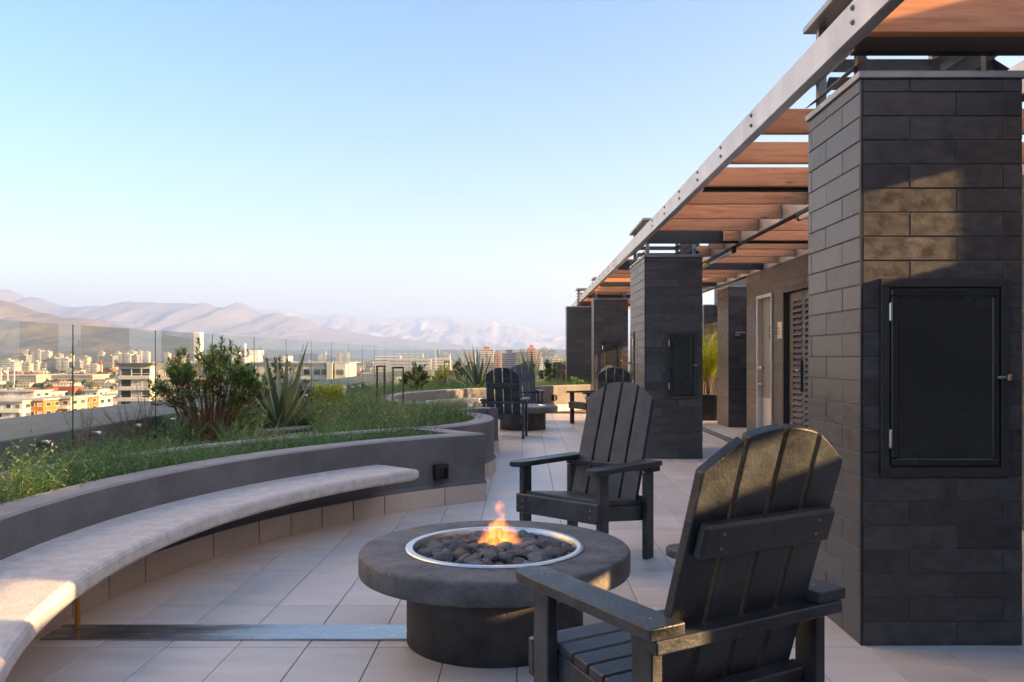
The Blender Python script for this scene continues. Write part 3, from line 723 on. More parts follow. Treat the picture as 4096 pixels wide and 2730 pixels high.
for k in range(6):
    p = empty('glass_panel', (-3.6 + 1.5 * k + 1.496, 34.22, .40), R(90), 'distant glass panel crossing the end of the terrace', 'glass panel', 'glass panels across the far end'); obj('pane', pm2, p)

# ------------------------------------------------------------------ fire pits
from mathutils import noise as mnoise
def rock_mesh(seed, mat):
    rs = random.Random(seed); bm = bmesh.new(); bmesh.ops.create_icosphere(bm, subdivisions=3, radius=1.0)
    ax = [Vector((rs.gauss(0, 1), rs.gauss(0, 1), rs.gauss(0, 1))).normalized() for _ in range(9)]; cut = [rs.uniform(.62, .9) for _ in ax]
    for v in bm.verts:
        for a, c in zip(ax, cut):
            d = v.co.dot(a)
            if d > c: v.co -= a * (d - c) * .85
        nn = v.co.normalized(); v.co *= 1 + .16 * mnoise.noise(nn * 1.9 + Vector((seed, 0, 0))) + .12 * mnoise.noise(nn * 5 + Vector((0, seed, 0))) + .06 * mnoise.noise(nn * 12) + rs.uniform(-.02, .02)
        v.co.z *= .72; v.co.x *= 1.15
    me = bpy.data.meshes.new('lava_rock'); bm.to_mesh(me); bm.free(); me.materials.append(MATS[mat])
    me.polygons.foreach_set('use_smooth', [False] * len(me.polygons)); return me
ROCKS = [rock_mesh(i, 'rock') for i in range(7)] + [rock_mesh(20 + i, 'rock_brown') for i in range(3)]
def fire_pit(x, y, label):
    p = empty('fire_pit', (x, y, 0), 0, label, 'fire pit')
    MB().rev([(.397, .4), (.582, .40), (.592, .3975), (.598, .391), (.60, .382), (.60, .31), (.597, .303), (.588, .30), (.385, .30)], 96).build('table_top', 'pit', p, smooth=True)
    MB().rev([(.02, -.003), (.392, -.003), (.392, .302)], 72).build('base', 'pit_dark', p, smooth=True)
    MB().rev([(.364, .335), (.365, .404), (.367, .4065), (.396, .4065), (.398, .402)], 96).build('burner_ring', 'stainless', p, smooth=True)
    MB().rev([(.0, .332), (.366, .332)], 48).build('burner_pan', 'black_steel', p)
    v = MB().tube([(-.39, -.02, .25), (-.425, -.03, .262), (-.44, -.035, .28)], .017, 10).build('gas_valve', 'copper', p)
    MB().tube([(-.44, -.035, .262), (-.47, -.04, .266)], .008, 8).build('valve_lever', 'zinc', v)
    MB().tube([(-.43, -.032, .262), (-.422, -.03, .235), (-.398, -.02, .222)], .016, 10).build('valve_cap', 'orange', v)
    return p
fire_pit(-.131, 3.73, 'near round dark concrete fire pit with lava rocks and a small flame')
fire_pit(-.03, 14.27, 'distant round concrete fire pit behind the black chairs')
def rocks(x, y, single):
    rs = random.Random(5); pts = []; tries = 0
    while len(pts) < 165 and tries < 16000:
        tries += 1; a = rs.uniform(0, 2 * PI); r = .335 * math.sqrt(rs.random()); s = rs.uniform(.02, .046)
        px, py = r * math.cos(a), r * math.sin(a)
        if r + s * .8 > .355: continue
        if all((px - q[0]) ** 2 + (py - q[1]) ** 2 > ((s + q[2]) * .62) ** 2 for q in pts): pts.append((px, py, s))
    jn = MB()
    for i, (px, py, s) in enumerate(pts):
        z = .366 + .034 * (1 - (math.hypot(px, py) / .33) ** 2) + rs.uniform(-.008, .014)
        me = ROCKS[rs.randrange(7) if rs.random() > .13 else 7 + rs.randrange(3)]
        if single:
            o = obj('lava_rock', me, None, (x + px, y + py, z), (rs.uniform(-.5, .5), rs.uniform(-.5, .5), rs.uniform(0, 6))); o.scale = (s,) * 3
            br = me in ROCKS[7:]
            tag(o, 'brownish lava rock lying in the near burner ring' if br else 'grey lava rock lying in the near burner ring', 'rock', 'brown lava rocks in the near pit' if br else 'grey lava rocks in the near pit')
        else:
            M = Matrix.Translation((x + px, y + py, z)) @ Matrix.Rotation(rs.uniform(0, 6), 4, 'Z') @ Matrix.Scale(s, 4); b = len(jn.v)
            jn.v += [tuple(M @ v.co) for v in me.vertices]
            for f in me.polygons: jn.face([b + q for q in f.vertices])
    if single:
        o = obj('lava_rock', rock_mesh(77, 'rock_red'), None, (x + .06, y - .318, .372), (.2, -.3, .4)); o.scale = (.03,) * 3
        tag(o, 'single reddish lava rock at the front rim of the near burner', 'rock')
    else: tag(jn.build('lava_rocks', 'rock', kind='stuff'), 'bed of lava rocks in the distant fire pit', 'rocks')
rocks(-.131, 3.73, True); rocks(-.03, 14.27, False)
# flame: glowing gas in a closed tapering shell
def flame_material():
    m, n, l, p = nodes_of('flame'); n.remove(p)
    def M_(op, a, b=None, c=None):
        q = n.new('ShaderNodeMath'); q.operation = op
        for i, v in enumerate((a, b, c)):
            if v is None: continue
            if isinstance(v, (int, float)): q.inputs[i].default_value = v
            else: l.new(v, q.inputs[i])
        return q.outputs[0]
    tc = n.new('ShaderNodeTexCoord'); sp = n.new('ShaderNodeSeparateXYZ'); l.new(tc.outputs['Object'], sp.inputs[0]); z = sp.outputs[2]
    w = n.new('ShaderNodeTexNoise'); w.inputs['Scale'].default_value = 11.0; w.inputs['Detail'].default_value = 2; l.new(tc.outputs['Object'], w.inputs[0])
    wv = n.new('ShaderNodeVectorMath'); wv.operation = 'SUBTRACT'; wv.inputs[1].default_value = (.5, .5, .5); l.new(w.outputs['Color'], wv.inputs[0])
    ws = n.new('ShaderNodeVectorMath'); ws.operation = 'SCALE'; l.new(wv.outputs[0], ws.inputs[0]); l.new(M_('MULTIPLY_ADD', z, .8, .03), ws.inputs['Scale'])
    ad = n.new('ShaderNodeVectorMath'); ad.operation = 'ADD'; l.new(tc.outputs['Object'], ad.inputs[0]); l.new(ws.outputs[0], ad.inputs[1])
    mp = n.new('ShaderNodeMapping'); mp.inputs['Scale'].default_value = (30, 30, 8); mp.inputs['Location'].default_value = (3.1, 1.7, .4); l.new(ad.outputs[0], mp.inputs[0])
    nz = n.new('ShaderNodeTexNoise'); nz.inputs['Scale'].default_value = 1.0; nz.inputs['Detail'].default_value = 2.5; l.new(mp.outputs[0], nz.inputs[0])
    rid = M_('POWER', M_('SUBTRACT', 1.0, M_('ABSOLUTE', M_('MULTIPLY_ADD', nz.outputs['Fac'], 4.4, -2.2))), 2.4)
    rid = M_('MAXIMUM', rid, 0.0)
    s2 = n.new('ShaderNodeSeparateXYZ'); l.new(ad.outputs[0], s2.inputs[0])
    rr = M_('ADD', M_('POWER', M_('DIVIDE', s2.outputs[0], .125), 2.0), M_('POWER', M_('DIVIDE', s2.outputs[1], .075), 2.0))
    taper = M_('MAXIMUM', 0.0, M_('SUBTRACT', 1.0, M_('DIVIDE', rr, M_('MAXIMUM', .02, M_('SUBTRACT', 1.0, M_('MULTIPLY', z, 7.4))))))
    bulk = M_('MULTIPLY', taper, M_('MULTIPLY_ADD', rid, 1.0, .10))
    st = M_('MULTIPLY', bulk, 12.0)
    rp = ramp(n, [(0.0, (1.0, 0.32, 0.05)), (0.55, (1.0, 0.24, 0.03)), (1.0, (1.0, 0.2, 0.03))]); l.new(M_('MULTIPLY', z, 5.0), rp.inputs[0])
    em = n.new('ShaderNodeEmission'); l.new(rp.outputs[0], em.inputs[0]); l.new(st, em.inputs[1]); l.new(em.outputs[0], n['Material Output'].inputs['Volume'])
    m.cycles.volume_step_rate = .25 if hasattr(m, 'cycles') and hasattr(m.cycles, 'volume_step_rate') else 0
flame_material()
fm = MB(); fm.rev([(0.0, -.012), (.12, -.012), (.15, .03), (.14, .09), (.11, .15), (.05, .2), (.0, .21)], 20)
fo = fm.build('flame', 'flame', loc=(-.115, 3.735, .392)); tag(fo, 'small orange gas flame rising from the lava rocks of the near pit', 'flame')

# ------------------------------------------------------------------ chairs
def make_chair():
    c = empty('garden_chair'); P = 'plastic'
    for sx in (-1, 1):
        x = sx * .297
        MB().cbox(x - .018, x + .018, .195, .275, 0, .565, .004).build('leg', P, c)
        MB().cbox(x - .018, x + .018, -.275, -.195, 0, .532, .004).build('leg', P, c)
        a = ccw([(x - .055, -.315), (x + .055, -.315), (x + .055, .30), (x + .045, .335), (x + .02, .35), (x - .02, .35), (x - .045, .335), (x - .055, .30)])
        bevel(MB().prism(a, .568, .60).build('armrest', P, c), .004, 2)
        M = Matrix.Translation((0, 0, .315)) @ Matrix.Rotation(R(7), 4, 'X')
        MB().cbox(sx * .262 - .016, sx * .262 + .016, -.30, .245, -.055, .035, .003, M).build('side_rail', P, c)
    MB().cbox(-.335, .335, -.318, -.215, .533, .567, .004).build('back_rail', P, c)
    MB().cbox(-.315, .315, .276, .306, .285, .40, .005).build('apron', P, c)
    for i in range(6):
        M = Matrix.Translation((0, 0, .352)) @ Matrix.Rotation(R(7), 4, 'X'); y = .232 - i * .073
        MB().cbox(-.278, .278, y - .034, y + .034, 0, .03, .004, M).build('seat_slat', P, c)
    # backrest slats: arched top, reclined
    rec = math.atan(.31); W = .5; n = 4; gap = .015; sw = (W - gap * (n - 1)) / n
    M = Matrix.Translation((0, -.156, .33)) @ Matrix.Rotation(rec, 4, 'X')
    def top(u): return .785 - (.02 * (u / .125) ** 2 if abs(u) < .125 else .02 + .085 * ((abs(u) - .125) / .125) ** 1.15)
    for i in range(n):
        u0 = -W / 2 + i * (sw + gap); pts = [(u0, -.03), (u0 + sw, -.03)] + [(u0 + sw * (1 - j / 8), top(u0 + sw * (1 - j / 8))) for j in range(9)]
        m = MB(); k = len(pts)
        for yy in (0, -.03):
            for u, w in pts: m.v.append(tuple(M @ Vector((u, yy, w))))
        m.face(range(k)); m.face([k + j for j in range(k)][::-1])
        for j in range(k): m.face((j, (j + 1) % k, k + (j + 1) % k, k + j))
        bevel(m.build('back_slat', P, c), .004, 2)
    MB().cbox(-.232, .232, -.064, -.0305, .46, .555, .008, M).build('back_batten', P, c)
    MB().cbox(-.262, .262, -.075, -.032, -.02, .07, .004, M).build('lower_batten', P, c)
    for sx in (-1, 1):
        for yy in (.215, .255, -.25): obj('screw', SCREW, c, (sx * .297, yy, .6))
        for zz in (.49, .53): obj('screw', SCREW, c, tuple(M @ Vector((sx * .17, -.064, zz))), (rec + R(90), 0, 0))
        obj('screw', SCREW, c, (sx * .26, .306, .36), (R(-90), 0, 0)); obj('screw', SCREW, c, (sx * .26, .306, .32), (R(-90), 0, 0))
    return c
SCREW = MB().rev([(0, .0012), (.004, .001), (.0048, 0)], 10).mesh('screw', 'zinc', True)
CH0 = make_chair(); grp = 'black slatted garden chairs'
CHAIRS = [(.438, 2.43, 31.0, 'nearest black slatted chair in the right foreground, seen from behind'),
          (.384, 5.18, 138.2, 'black slatted chair facing the camera across the near fire pit'),
          (-.29, 12.80, -6, 'black chair seen squarely from behind in front of the distant fire pit'),
          (-.0, 15.75, 188, 'black chair facing the camera beyond the distant fire pit'),
          (1.33, 12.95, 4, 'black chair back showing just above the middle chair, under the third pillar'),
          (1.22, 15.25, 116, 'black chair mostly hidden behind the middle chair, one front leg and arm showing'),
          (.91, 23.75, 0, 'small distant black chair seen from behind beside the farthest pillar'),
          (1.22, 26.1, 180, 'farthest black chair, only its top edge showing by the farthest pillar'),
          (.07, 25.6, 175, 'distant black chair hidden behind the leaves of the far spiky plant')]
for i, (x, y, th, lb) in enumerate(CHAIRS):
    o = CH0 if i == 0 else copy_tree(CH0)
    o.location = (x, y, .0005); o.rotation_euler = (0, 0, R(th)); tag(o, lb, 'chair', grp)

# ------------------------------------------------------------------ step lights, frame lights, planks
def step_light(x, y, z, ang, label):
    s = empty('step_light', (x, y, z), ang, label, 'wall light')     # local -Y looks out of the wall
    m = MB(); m.box(-.062, .062, -.05, .0, .035, .065); m.box(-.062, -.05, -.05, .0, -.065, .035); m.box(.05, .062, -.05, 0, -.065, .035); m.box(-.05, .05, -.02, 0, -.065, .035)
    m.build('housing', 'black_steel', s); MB().box(-.05, .05, -.048, -.02, -.065, -.055).build('lip', 'black_steel', s)
def on_wall(cx, cy, r, a): return cx + r * math.cos(a), cy + r * math.sin(a)
a = R(130.0); x, y = on_wall(cx, cy, 4.14, a); step_light(x, y, .285, a - PI / 2 + PI * 0 , 'small square black light box on the near planter wall past the bench end')
step_light(.66, 18.76, .31, R(44), 'small square light box on the orange lit far planter wall')
def frame_light(x, y, rz, label, w=.15, h=.66):
    f = empty('frame_light', (x, y, .43), rz, label, 'garden light', 'black frame lights in the planters'); t = .018
    MB().cbox(-w / 2, -w / 2 + .014, -t, t, 0, h, .002).build('post', 'black_steel', f); MB().cbox(w / 2 - .014, w / 2, -t, t, 0, h, .002).build('post', 'black_steel', f)
    MB().cbox(-w / 2, w / 2, -t, t, h, h + .02, .002).build('top_bar', 'black_steel', f); MB().box(-w / 2 + .02, w / 2 - .02, -t + .006, t - .006, h - .008, h - .0005).build('diffuser', 'lamp_tube', f)
frame_light(-1.63, 10.75, R(25), 'tallest black inverted U frame light in the grass of the bulging planter')
frame_light(-2.1, 12.2, R(48), 'black frame light just left of and behind the tallest one')
frame_light(-2.05, 22.0, R(30), 'thin distant frame light by the yellow lit shrub')
frame_light(-1.13, 17.6, R(20), 'black frame light standing in front of the far spiky plant')
pk = empty('timber_edging', (0, 0, 0), 0, 'weathered grey timber boards lying in the planter bed by the large spiky plant', 'boards')
for (x0, y0, x1, y1) in ((-2.66, 8.55, -2.05, 9.35), (-2.05, 9.37, -1.95, 11.2), (-2.52, 7.55, -2.02, 8.25)):
    d = Vector((x1 - x0, y1 - y0)); L = d.length; ang = math.atan2(d.y, d.x)
    for k in range(4):
        M = Matrix.Translation((x0, y0, .465 + random.uniform(0, .01))) @ Matrix.Rotation(ang, 4, 'Z')
        MB().cbox(0, L, k * .03, k * .03 + .024, 0, .02, .002, M).build('board', 'plank_grey', pk)
# ------------------------------------------------------------------ plants
UP = Vector((0, 0, 1))
def leaf(m, b, d, L, w, tone, droop=.0, side=None):
    """small pointed leaf: folded diamond of four triangles"""
    d = d.normalized(); s = d.cross(UP if side is None else side)
    s = s.normalized() if s.length > 1e-4 else Vector((1, 0, 0)); n = s.cross(d)
    c = b + d * (L * .45) - UP * (droop * L * .3); t = b + d * L - UP * (droop * L); k = len(m.v)
    m.v += [tuple(b), tuple(c + s * w * .5 + n * w * .12), tuple(c - n * w * .05), tuple(c - s * w * .5 + n * w * .12), tuple(t)]
    for q in ((0, 1, 2), (0, 2, 3), (1, 4, 2), (2, 4, 3)): m.face([k + i for i in q]); m.tone.append(tone)
def ribbon(m, pts, w0, w1, tone):
    k = len(m.v); n = len(pts)
    for i, p in enumerate(pts):
        d = pts[min(i + 1, n - 1)] - pts[max(i - 1, 0)]; s = d.cross(Vector((.3, 1, .1)))
        s = s.normalized() if s.length > 1e-5 else Vector((1, 0, 0)); w = (w0 + (w1 - w0) * i / (n - 1)) / 2
        m.v += [tuple(p + s * w), tuple(p - s * w)]
    for i in range(n - 1): m.face((k + 2 * i, k + 2 * i + 1, k + 2 * i + 3, k + 2 * i + 2)); m.tone.append(tone)
def rnd_dir(rs, up=.5, spread=1.0):
    a = rs.uniform(0, 2 * PI); return Vector((math.cos(a) * spread, math.sin(a) * spread, up)).normalized()
def sprig(m, rs, x, y, z, h, lean, tone, leaves=10, ll=.03, lw=.006):
    """herb stem with narrow leaves"""
    d = rnd_dir(rs, 1.0, lean); cur = rnd_dir(rs, 0, 1) * rs.uniform(0, .5) * h; pts = [Vector((x, y, z)) + d * (h * t) + cur * t * t for t in (0, .35, .7, 1)]
    ribbon(m, pts, .004, .0015, tone * .8)
    for i in range(leaves):
        t = .15 + .85 * i / leaves; j = min(2, int(t * 3)); f = t * 3 - j; p = pts[j].lerp(pts[j + 1], min(1, f))
        leaf(m, p, rnd_dir(rs, rs.uniform(.2, 1.1)), ll * rs.uniform(.6, 1.2), lw, min(1, max(0, tone + rs.uniform(-.15, .15))), .2)
def blade(m, rs, x, y, z, h, tone, w=.008):
    d = rnd_dir(rs, 1, rs.uniform(.05, .5)); bend = rnd_dir(rs, -.3, 1) * h * rs.uniform(.1, .55)
    ribbon(m, [Vector((x, y, z)), Vector((x, y, z)) + d * h * .5 + bend * .2, Vector((x, y, z)) + d * h + bend], w, .0008, tone)
from mathutils import noise as mnoise
def near_seg(x, y, ax, ay, bx, by):
    t = max(0, min(1, ((x - ax) * (bx - ax) + (y - ay) * (by - ay)) / ((bx - ax) ** 2 + (by - ay) ** 2))); return math.hypot(x - ax - t * (bx - ax), y - ay - t * (by - ay))
rc = lambda x, y: math.hypot(x - 1.95, y - 3.78)
def bed(name, label, boxes, dens, h, mat, seed, kinds=(.5, .5), test=None, ll=.03, tone=(.1, .8), thr=.3):
    rs = random.Random(seed); m = MB()
    for (x0, x1, y0, y1) in boxes:
        for _ in range(int((x1 - x0) * (y1 - y0) * dens)):
            x, y = rs.uniform(x0, x1), rs.uniform(y0, y1)
            if not in_bed(x, y) or (test and not test(x, y)): continue
            q = mnoise.noise(Vector((x * 1.7, y * 1.7, seed))) * .5 + .5; q2 = mnoise.noise(Vector((x * 3.1, y * 3.1, seed + 9)))
            if math.hypot(x + 2.74, y - 11.5) < .42 or (abs(x + 2.5) < .3 and 10.3 < y < 11.4) or near_seg(x, y, -2.7, 9.3, -2.2, 7.9) < .3 or near_seg(x, y, -3.08, 8.15, -2.75, 7.2) < .22: continue
            if rs.random() > min(1, max(.04, (q - thr) * 2.6)): continue
            cl = .62 + .75 * max(0, mnoise.noise(Vector((x * 5.5, y * 5.5, seed + 4))))
            hh = h * cl * (.45 + q) * rs.uniform(.45, 1.15) * (1.35 if rs.random() < .06 else 1) * (.62 if y < 6.9 and rc(x, y) > 5.17 else 1) * (1.3 if y < 5.6 and rc(x, y) < 5 else 1); tn = min(1, max(0, tone[0] + (tone[1] - tone[0]) * (rs.random() * .5 + .3 * q + .35 * q2 + .12)))
            if rs.random() < .03: tn = 1
            if rs.random() < kinds[0]: sprig(m, rs, x, y, .43, hh, rs.uniform(.1, .9), tn, 12, ll, ll * .24)
            else: blade(m, rs, x, y, .43, hh * 1.15, tn)
    o = m.build(name, mat, kind='stuff'); tag(o, label, 'ground cover'); return o
bed('ground_cover', 'low feathery green ground cover along the near planter wall', [(-3.55, -.4, 1.2, 7.7)], 1700, .27, 'leaf_weed2', 3, (.85, .15), lambda x, y: 4.36 < rc(x, y) < 4.99, .038, (.1, .85), .08)
bed('ground_cover', 'sparse weeds behind the thin curb near the red stemmed shrub', [(-3.5, -.6, 2.5, 8.4)], 800, .25, 'leaf_weed', 5, (.8, .2), lambda x, y: rc(x, y) > 5.17 and (y < 7.9 or x < -1.1), .036)
bed('tall_grass', 'dense tall green grass filling the rounded planter', [(-3.5, -.3, 7.9, 11.6)], 1500, .34, 'leaf_weed', 8, (.6, .4), lambda x, y: math.hypot(x + 2, y - 9.03) < 1.46 or (y > 9.8 and rc(x, y - 10.5) > 4.36), .042)
bed('tall_grass', 'patchy grass between the long balustrade and the rounded planter', [(-3.55, -.9, 11.2, 16.5)], 420, .34, 'leaf_weed', 9, (.6, .4), lambda x, y: rc(x, y - 10.5) > 4.36, .032, (.2, .95))
bed('tall_grass', 'green grass and flowers in the bed behind the orange lit wall', [(-3.2, 2.2, 16.0, 21.6)], 620, .34, 'leaf_weed2', 12, (.5, .5), lambda x, y: rc(x, y - 10.5) > 4.36, .035, (.2, 1.0))

inb = lambda x, y: math.hypot(x + 2, y - 9.03) < 1.46 or (y > 9.8 and rc(x, y - 10.5) > 4.36)
bed('feathery_weeds', 'clumps of pale feathery weeds rising above the grass of the rounded planter', [(-3.4, -.4, 7.9, 11.6)], 900, .46, 'leaf_pale', 51, (.95, .05), inb, .05, (.2, .9), .52)
bed('feathery_weeds', 'dark green rosemary clumps spilling over the rounded planter edge', [(-2.2, -.45, 7.9, 10.6)], 1300, .34, 'leaf_dark', 52, (1, 0), inb, .03, (.3, 1), .5)
bed('feathery_weeds', 'yellowish herb clumps along the near planter wall', [(-3.4, -.6, 1.5, 7.6)], 900, .36, 'leaf_pale', 53, (.95, .05), lambda x, y: 4.36 < rc(x, y) < 4.99, .04, (.2, 1), .5)
# arching tufts and dead stems among the weeds
def tufts(name, label, spots, mat, seed, n=26, h=.42, w=.011, tone=(.4, .9)):
    rs = random.Random(seed); m = MB()
    for x, y in spots:
        for i in range(n):
            d = rnd_dir(rs, 1, rs.uniform(.15, .8)); hh = h * rs.uniform(.5, 1.1); o = Vector((d.x, d.y, 0)) * hh * rs.uniform(.2, .7); b = Vector((x + rs.gauss(0, .02), y + rs.gauss(0, .02), .43))
            ribbon(m, [b, b + d * hh * .45 + o * .12, b + d * hh * .8 + o * .5, b + d * hh * .95 + o], w, .001, rs.uniform(*tone))
    tag(m.build(name, mat, kind='stuff'), label, 'grass')
rs = random.Random(40); sp = []
while len(sp) < 34:
    x, y = rs.uniform(-3.4, -.5), rs.uniform(2.5, 11.4)
    if in_bed(x, y) and (4.4 < rc(x, y) < 4.95 or (rc(x, y) > 5.25 and y > 6.5)) and near_seg(x, y, -2.7, 9.3, -2.2, 7.9) > .35: sp.append((x, y))
tufts('grass_tuft', 'arching pale grass tufts scattered through the near planters', sp[:18], 'leaf_weed2', 41, 24, .36)
tufts('dry_stems', 'straw coloured dead stems scattered through the near planters', sp[18:], 'leaf_dry', 42, 12, .36, .005, (.2, .9))
# large shrub with red stems
def shrub(name, label, x, y, z0, spread, h, tips, mat, seed, stem='stem_red', ll=.075, lw=.016, bare=.5, per=13, base=.16, flat=1.0, tone=(.1, .75), forks=3, drop=.55, low=.22):
    rs = random.Random(seed); root = empty(name, (x, y, z0), 0, label, 'shrub'); st = MB(); m = MB(); n = max(6, tips // forks)
    for i in range(n):
        a = rs.uniform(0, 2 * PI); r = math.sqrt(rs.random()); hz = h * (1 - drop * r ** 2.2) * rs.uniform(.8, 1.03)
        if rs.random() < low: hz *= rs.uniform(.5, .8)
        b = Vector((math.cos(a) * base * r, math.sin(a) * base * r * flat, 0)); t = Vector((math.cos(a) * spread * r, math.sin(a) * spread * r * flat, hz))
        mid = b.lerp(t, .5) + Vector((rs.uniform(-.03, .03), rs.uniform(-.03, .03), .12 * h * r))
        st.tube([b, b.lerp(mid, .55) + Vector((rs.uniform(-.01, .01), 0, 0)), mid], [.005, .004, .0032], 4, False)
        for k in range(forks):
            e = t + Vector((rs.gauss(0, .05), rs.gauss(0, .05), rs.gauss(0, .04))) * (spread / .5)
            st.tube([mid, mid.lerp(e, .5) + Vector((rs.uniform(-.015, .015), rs.uniform(-.015, .015), .01)), e], [.003, .0024, .0016], 3, False)
            d = (e - mid).normalized(); tn = min(1, max(0, rs.uniform(*tone) + .15 * (e.z / h - .6)))
            if rs.random() < .05: tn = 1
            for q in range(per):
                f = q / per; p = e - d * (.075 * (1 - f)) * (spread / .5) ** .5
                v = (rnd_dir(rs, .25, 1) + d * (.15 + 1.1 * f)); leaf(m, p, v, ll * rs.uniform(.7, 1.15), lw, min(1, max(0, tn + rs.uniform(-.18, .18))), rs.uniform(0, .3))
            if rs.random() < bare:
                p = mid.lerp(e, rs.uniform(.2, .7))
                for q in range(3): leaf(m, p, rnd_dir(rs, .6), ll * .8, lw, rs.choice([tn, tn, .97]), .3)
    st.build('stem', stem, root); m.build('foliage', mat, root); return root
shrub('leafy_shrub', 'large leafy shrub with many bare reddish stems against the glass', -3.08, 8.15, .43, .55, .90, 330, 'leaf_shrub', 1, per=13, ll=.085, lw=.019, base=.2, flat=.7, drop=.45, low=.2, bare=.3, tone=(.35, .85))
shrub('leafy_shrub', 'dark narrow leaved shrub tucked behind the large spiky plant', -3.02, 10.45, .43, .38, .75, 110, 'leaf_dark', 2, 'stem_brown', ll=.09, lw=.015, base=.1)
shrub('leafy_shrub', 'small yellowing sprawling shrub at the foot of the large spiky plant', -2.95, 8.55, .43, .3, .28, 45, 'leaf_shrub', 3, ll=.07, lw=.018, tone=(.4, 1.0), per=9)
shrub('round_shrub', 'compact round green shrub beside the tall frame lights', -2.27, 17.5, .43, .30, .66, 170, 'leaf_shrub', 4, 'stem_brown', ll=.07, lw=.024, base=.08, per=12, tone=(.15, .7))
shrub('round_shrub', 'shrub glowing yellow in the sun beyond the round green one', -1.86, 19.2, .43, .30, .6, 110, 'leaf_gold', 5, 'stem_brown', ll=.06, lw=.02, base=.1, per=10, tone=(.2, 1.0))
shrub('leafy_shrub', 'small green shrub behind the yellow lit one', -1.62, 21.2, .43, .24, .72, 70, 'leaf_weed2', 6, 'stem_brown', ll=.08, lw=.025, base=.1)
shrub('leafy_shrub', 'small bright green shrub right of the farthest spiky plant', .60, 21.4, .43, .26, .72, 90, 'leaf_weed2', 7, 'stem_brown', ll=.08, lw=.028, base=.1)
shrub('leafy_shrub', 'low light green shrub on the planter wall below the farthest pillar', 1.2, 20.1, .43, .22, .3, 60, 'leaf_weed2', 8, 'stem_brown', ll=.06, lw=.02, base=.1, tone=(.4, 1))
# golden ball shrub
def ball(name, label, x, y, z0, rx, rz, n, mat, seed):
    rs = random.Random(seed); root = empty(name, (x, y, z0), 0, label, 'shrub'); m = MB()
    for i in range(n):
        d = rnd_dir(rs, rs.uniform(-.25, 1.6)); k = rs.uniform(.55, 1.03) * (1 + .12 * mnoise.noise(d * 3.1)); p = Vector((d.x * rx * k, d.y * rx * k, max(0, d.z) * rz * k + .06))
        for q in range(4): leaf(m, p, d + rnd_dir(rs, .5) * .8, rs.uniform(.02, .036), .011, min(1, max(0, k * 1.25 - .5 + rs.uniform(-.2, .2))), 0)
    MB().tube([(0, 0, 0), (0, 0, .12)], .02, 6).build('trunk', 'stem_brown', root); m.build('foliage', mat, root); return root
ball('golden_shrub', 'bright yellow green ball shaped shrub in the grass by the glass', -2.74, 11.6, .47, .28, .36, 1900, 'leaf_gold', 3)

# spiky rosettes
def spiky(name, label, x, y, z0, leaves, seed, mat='leaf_agave'):
    root = empty(name, (x, y, z0), 0, label, 'plant'); rs = random.Random(seed)
    for (az, el, L, w, curl, tone) in leaves:
        m = MB(); n = 9; d = Vector((math.cos(az) * math.cos(el), math.sin(az) * math.cos(el), math.sin(el))); s = d.cross(UP).normalized(); nn = s.cross(d); b = Vector((math.cos(az), math.sin(az), 0)) * .03
        tw = rs.uniform(-.25, .25)
        for i in range(n + 1):
            t = i / n; c = b + d * (L * t) + Vector((math.cos(az), math.sin(az), 0)) * (curl * L * t * t) - UP * (abs(curl) * .35 * L * t ** 3)
            wd = w * (.42 + 1.55 * t * (1 - t) * 1.1) * (1 - t ** 4) * .95; s2 = s * math.cos(tw * t) + nn * math.sin(tw * t); n2 = nn * math.cos(tw * t) - s * math.sin(tw * t)
            fold = .34 * (1 - .6 * t)
            m.v += [tuple(c + s2 * wd / 2 + n2 * wd * fold / 2), tuple(c + s2 * wd * .25 + n2 * wd * fold * .18), tuple(c), tuple(c - s2 * wd * .25 + n2 * wd * fold * .18), tuple(c - s2 * wd / 2 + n2 * wd * fold / 2), tuple(c - n2 * .004)]
        for i in range(n):
            for k in range(4):
                m.face((i * 6 + k, i * 6 + k + 1, i * 6 + k + 7, i * 6 + k + 6)); e = .25 if (k in (0, 3) and tone > .6) else 0
                m.tone.append(min(1, max(0, tone + e + rs.uniform(-.06, .06) + (.5 if i == n - 1 else 0))))
            m.face((i * 6, i * 6 + 5, i * 6 + 11, i * 6 + 6)); m.tone.append(tone * .8); m.face((i * 6 + 4, i * 6 + 10, i * 6 + 11, i * 6 + 5)); m.tone.append(tone * .8)
        m.build('leaf', mat, root, smooth=True)
    return root
def toward(px, py, Y, base):
    """leaf spec aiming from the base to a tip measured in the photo"""
    t = at(px, py, Y); d = t - base; return math.atan2(d.y, d.x), math.atan2(d.z, math.hypot(d.x, d.y)), d.length
bA = Vector((-2.70, 9.28, .43)); rs = random.Random(21); L1 = []
for px, py, dY, w, tn in ((997, 1415, -.1, .085, .98), (1050, 1382, .25, .095, .45), (1069, 1413, -.25, .085, .4), (1110, 1423, .3, .075, .5), (1148, 1411, -.12, .09, .55), (1197, 1378, .1, .09, .4), (1218, 1366, -.15, .1, .35), (1245, 1509, .25, .05, .2), (1253, 1568, .0, .05, .3), (936, 1626, -.3, .085, .35), (905, 1438, .35, .06, .9), (1200, 1556, -.3, .075, .95), (1203, 1468, .2, .08, .4), (1128, 1560, -.35, .085, .3), (1010, 1470, .35, .07, .3), (1090, 1500, -.3, .09, .35), (1165, 1500, -.2, .085, .45), (1020, 1560, -.35, .08, .5), (1060, 1640, -.5, .07, .4), (985, 1600, .1, .07, .3)):
    a, e, L = toward(px, py, 9.28 + dY, bA); L1.append((a, e, L, w, rs.uniform(-.03, .03), tn))
spiky('spiky_plant', 'large spiky sword leaved plant in the middle of the near planter bed', *bA, L1, 3)
bB = Vector((-1.05, 19.0, .43)); L2 = []
